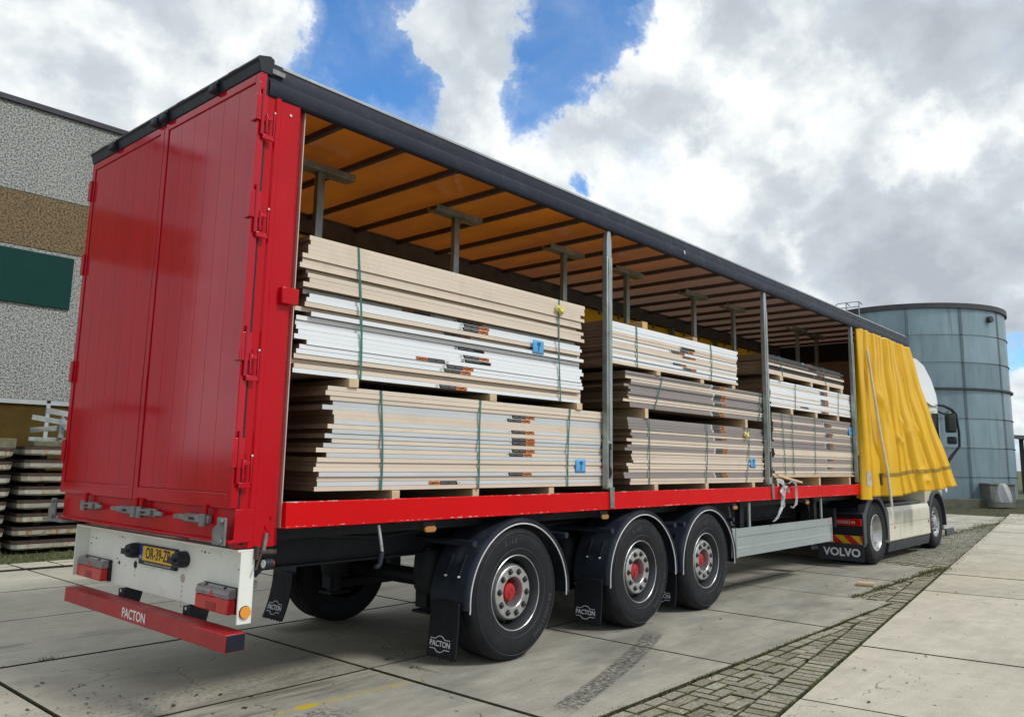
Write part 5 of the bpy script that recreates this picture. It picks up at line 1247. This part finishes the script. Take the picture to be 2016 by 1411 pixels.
def bundle(lab, x0, x1, z0, z1, pat, stickers, straps, bearers, bz, blue=None, tagp=None, jit=.045, grp='strapped bundles of boards on the trailer', ledge=None, xsl=None):
    o = empty('board_bundle', ((x0+x1)/2, 1.25, z0)); tag(o, lab, 'board bundle', grp)
    inv = Matrix.Translation(o.location).inverted()
    ox, oy, oz = o.location
    n = len(pat); t = (z1-z0)/n; rows = []
    rs = random.Random(int(x0*100+z0*10))
    y_cur = .085; xl = 0; 
    for i, ch in enumerate(pat):           # from the top down
        zt = z1-i*t
        if ledge: dy = ledge[i] if i < len(ledge) else 0
        else: dy = rs.uniform(-.008, .012)
        if rs.random() < .6: xl = rs.uniform(-1, 1)*jit
        sl = xsl[i] if xsl else 0
        a = x0+xl+rs.uniform(-.012, .012)+sl; b = x1+rs.uniform(-1, 1)*jit*.8
        y0 = .085+dy; g_ = .0002 if rs.random() < .45 else rs.uniform(.0010, .0026)
        q = MB()
        q.m = 0; q.box(a-ox, b-ox, y0-oy, 2.36+rs.uniform(-.02, .02)-oy, zt-t+g_-oz, zt-.0004-oz)
        q.mi = [1, 1, 0, 1, 1, 1]
        bo = q.build('board', [BCOL[ch], BEND], o, smooth=0)
        rows.append((zt, y0, bo))
    for (sx, sz, fl) in stickers:
        i = min(n-1, max(0, int((z1-sz)/t)))
        zt, y0, bo = rows[i]
        link('sticker', sticker_mesh(fl), bo, loc=(sx-ox, y0-.0016-oy, zt-t/2-oz))
    for (sa, sb) in straps:
        # ribbon lying on the face, from bottom to top, over the top edge
        q = MB(); w2 = .0085; pts_ = []
        miny = min(r[1] for r in rows)
        for k in range(13):
            v = k/12; zz = z0+(z1-z0)*v; xx = sb+(sa-sb)*v+.018*math.sin(v*3.1+sa)
            pts_.append((xx, miny-.004-.004*math.sin(v*math.pi), zz))
        pts_ = [(pts_[0][0], .35, z0-.003), (pts_[0][0], miny+.02, z0-.003)]+pts_+[(pts_[-1][0], miny+.03, z1+.003), (pts_[-1][0]+.01, 2.3, z1+.003)]
        vs = []
        for (x_, y_, z_) in pts_: vs += [(x_-w2-ox, y_-oy, z_-oz), (x_+w2-ox, y_-oy, z_-oz)]
        q.add(vs, [(2*i, 2*i+1, 2*i+3, 2*i+2) for i in range(len(pts_)-1)])
        s_ = q.build('strap', STRAP, o, smooth=0); sm = s_.modifiers.new('solid', 'SOLIDIFY'); sm.thickness = .0015
    for bx in bearers:
        if isinstance(bx, tuple): bx, wd = bx
        else: wd = .045
        b_ = box('bearer', TIMBER, o, bx-wd-ox, bx+wd-.02-ox, .082+rs.uniform(-.02, .02)-oy, 2.36-oy, bz-oz, z0-.0015-oz, bev=.002)
    if blue:
        bx, bz_ = blue; y0 = min(r[1] for r in rows)-.003
        s_ = .058
        q = MB().grid(lambda u, v: (bx-.075+.15*u-ox, y0-.003-.004*math.sin(u*math.pi*1.3)*math.sin(v*2.5)-oy, bz_-s_+2*s_*v-oz), 5, 5)
        bo = q.build('paper_label', BLUEP, o); sm = bo.modifiers.new('solid', 'SOLIDIFY'); sm.thickness = .001
        MB().box(bx-.02-ox, bx+.022-ox, y0-.0100-oy, y0-.0085-oy, bz_+.012-oz, bz_+.042-oz).box(bx-.005-ox, bx+.005-ox, y0-.0100-oy, y0-.0085-oy, bz_-.035-oz, bz_+.005-oz).build('label_print', BLUEPD, bo)
    if tagp:
        tx, tz = tagp; q = MB().grid(lambda u, v: (tx-.05+.11*u+.01*math.sin(v*9)-ox, .06-.025*math.sin(u*math.pi)*math.sin(v*math.pi)+.006*math.sin(u*17)-oy, tz-.03+.06*v+.015*math.sin(u*8)-oz), 8, 6)
        bo = q.build('tape_tag', YELTAG, o); sm = bo.modifiers.new('solid', 'SOLIDIFY'); sm.thickness = .003
    return o
lg = [.0, .0, .0, .0, .0, .012, .012, .045, .0, .0, .0, .075, .03, .02, .02, .05, .0, .03, .04, .015, .01, .01, .005, .012, .01, .015, .05, .02, .01]
bundle('tallest bundle of mixed beige and white boards, upper one nearest the rear doors', .44, 3.46, 2.075, 2.985, 'bbbbbbbbbbbwwwbbwwwwwwwwwbbbw',
       [(1.49, 2.637, False), (2.02, 2.635, True), (2.05, 2.60, True), (2.03, 2.55, True), (1.86, 2.49, True), (2.0, 2.42, True), (2.01, 2.39, True), (2.035, 2.355, True), (2.05, 2.325, True), (2.06, 2.295, True),
        (1.585, 2.267, False), (1.86, 2.24, True), (1.83, 2.205, True), (1.79, 2.085, True)],
       [(.86, .90), (3.10, 3.13)], [(.86, .05), (2.26, .05), (3.40, .05)], 2.015, blue=(2.81, 2.52), tagp=(3.08, 2.885), jit=.05, ledge=lg)
xsl = [.05, .03, .05, .08, .05, .10, .10, .10, .08, .10, .08, .10, .08, .02, .05, .02, .0, .0, .0, 0, 0, 0]
bundle('lower bundle of beige and chalky white boards nearest the rear doors, with bottom blue label', .60, 3.77, 1.33, 2.013, 'bbbccbbcbccbcbcbbbcbcb',
       [(2.62, 1.905, True), (2.56, 1.875, True), (2.60, 1.78, True), (2.61, 1.72, True), (2.615, 1.69, True), (2.63, 1.63, True), (2.58, 1.585, True), (2.57, 1.452, True), (1.75, 1.383, False)],
       [(1.11, 1.11), (2.114, 2.08), (3.26, 3.235)], [1.27, 2.10, 3.04], 1.236, blue=(3.42, 1.51), jit=.03, xsl=xsl)
bundle('bundle of thick white and beige boards, topmost in the middle stack', 3.87, 6.64, 2.50, 2.915, 'wwwbbwbbwbwwb',
       [(5.40, 2.815, True), (5.42, 2.79, True), (5.38, 2.76, True), (5.20, 2.74, True), (5.44, 2.72, True), (5.23, 2.62, True), (5.44, 2.585, True)],
       [(4.35, 4.40), (5.945, 5.955)], [(4.78, .05), (5.78, .05), (6.58, .05)], 2.452, jit=.03)
bundle('bundle of taupe and beige boards in the middle of the middle stack', 4.20, 7.36, 2.095, 2.45, 'ggbbggggggbbgg',
       [(6.12, 2.44, True), (6.10, 2.415, True), (6.16, 2.34, True), (6.17, 2.315, True), (6.15, 2.29, True), (6.16, 2.24, True), (6.10, 2.14, True), (6.12, 2.11, True)],
       [(4.85, 4.72), (7.28, 7.18)], [(4.56, .04), (6.83, .04)], 1.996, jit=.07)
bundle('lowest bundle of taupe and beige boards in the middle stack with a torn edge', 4.22, 7.35, 1.335, 1.994, 'ggggbggbbggbbbbbbbggbb',
       [(6.12, 1.975, True), (6.12, 1.945, True), (6.14, 1.915, True), (6.17, 1.82, True), (6.17, 1.70, True), (6.165, 1.675, True), (6.16, 1.45, True), (6.19, 1.42, True)],
       [(4.572, 4.61), (5.812, 5.786), (6.93, 6.79)], [4.72, 5.80, 7.0], 1.236, blue=(6.99, 1.57), tagp=(6.80, 1.90), jit=.07)
bundle('thin bundle of dark and beige boards on top of the front stack', 7.49, 10.36, 2.735, 3.00, 'kkbkbkkbb',
       [(8.96, 2.985, True), (9.15, 2.93, True), (9.38, 2.86, True), (9.38, 2.835, True)],
       [(7.93, 7.99), (9.50, 9.61)], [(7.93, .06), (9.04, .05), (9.70, .05), (10.26, .05)], 2.667, jit=.07, ledge=[.03, 0, .03, 0, .0, .03, .03, 0, 0])
bundle('bundle of white edged boards in the middle of the front stack', 7.60, 10.72, 2.31, 2.665, 'wwbwwwbwwwbw',
       [(9.50, 2.62, True), (9.50, 2.59, True), (9.50, 2.50, True), (9.51, 2.47, True), (9.50, 2.44, True), (8.75, 2.34, False), (9.5, 2.33, True)],
       [(8.45, 8.38), (10.11, 10.07)], [(8.27, .05), (9.17, .05), (10.06, .05)], 2.232, jit=.03)
bundle('tall lowest bundle of taupe and beige boards in the front stack', 7.62, 10.84, 1.415, 2.23, 'gggbgggbbggbggggbbbbggbbggbb',
       [(9.58, 2.17, True), (9.60, 2.14, True), (9.62, 2.02, True), (9.62, 1.99, True), (9.62, 1.86, True), (9.62, 1.83, True), (9.62, 1.80, True), (9.62, 1.64, True), (9.62, 1.53, True)],
       [(7.944, 7.966), (8.28, 8.244), (9.107, 9.03), (10.595, 10.558)], [], 1.30, blue=(10.54, 2.085), jit=.05)
pt_ = empty('timber_pallet', (9.2, 1.2, 1.236)); tag(pt_, 'wide timber pallet under the lowest bundle of the front stack', 'pallet')
MB().box(-1.6, 1.75, -1.13, 1.1, .155, .1775).build('deck', TIMBER, pt_, bev=.002)
for x in (-1.45, .0, 1.25): MB().box(x-.03, x+.03, -1.115, 1.1, .02, .1545).build('bearer', TIMBER, pt_, bev=.002)
MB().box(-1.5, 1.3, -1.1, -1.0, .0005, .0195).build('bottom_board', TIMBER, pt_, bev=.002)
tag(MB().box(-.4, .4, -.04, .04, -.012, .012).build('loose_lath', TIMBER, loc=(8.1, .10, 1.37), rot=(0, R(7), 0)), 'loose thin lath sticking out from under the front stack', 'lath')
# loose beams on the middle stack
for (x, y, lab) in ((4.57, .10, 'squared timber across the top of the middle stack, the one nearest the rear'), (5.80, .19, 'squared timber across the top of the middle stack, between the two others'), (6.50, .33, 'squared timber across the top of the middle stack, the foremost one')):
    tag(MB().box(x-.05, x+.05, y, 2.3, 2.919, 2.995).build('timber_beam', TIMBERO, bev=.003), lab, 'timber beam', 'timber beams on the middle stack')
# torn plastic film hanging over the sill
pf = empty('torn_film', (7.7, -.04, 1.3)); tag(pf, 'torn white plastic film hanging over the red sill by the second pillar', 'plastic film')
def rib(pts_, w_, name):
    def f(u, v):
        k = v*(len(pts_)-1); i = min(int(k), len(pts_)-2); a = Vector(pts_[i]); b = Vector(pts_[i+1]); p = a.lerp(b, k-i)
        ww = w_*(1-.3*v)*(1+.5*math.sin(v*21)); return (p.x-7.7+(u-.5)*ww+.012*math.sin(v*33+u*4), p.y+.04+.014*math.sin(u*9+v*25), p.z-1.3)
    o = MB().grid(f, 6, 40).build(name, PLASTIC, pf); return o
rib([(7.62, .03, 1.38), (7.60, -.04, 1.30), (7.58, -.05, 1.18), (7.55, -.05, 1.06), (7.42, -.05, .93), (7.26, -.05, .86)], .09, 'film_strand')
rib([(7.68, .03, 1.38), (7.66, -.05, 1.28), (7.58, -.055, 1.15), (7.56, -.055, 1.02)], .05, 'film_strand')
rib([(7.62, .0, 1.33), (7.78, -.03, 1.31), (7.92, -.05, 1.36), (7.99, -.055, 1.28), (8.0, -.055, 1.15), (7.96, -.055, 1.05), (7.84, -.055, 1.0), (7.80, -.055, 1.03)], .045, 'film_strand')
rib([(7.66, .0, 1.30), (7.72, -.05, 1.26), (7.74, -.055, 1.20)], .02, 'film_strand')
print('objects', len(bpy.data.objects), 'tris', sum(len(o.data.polygons) for o in bpy.data.objects if o.type == 'MESH'))
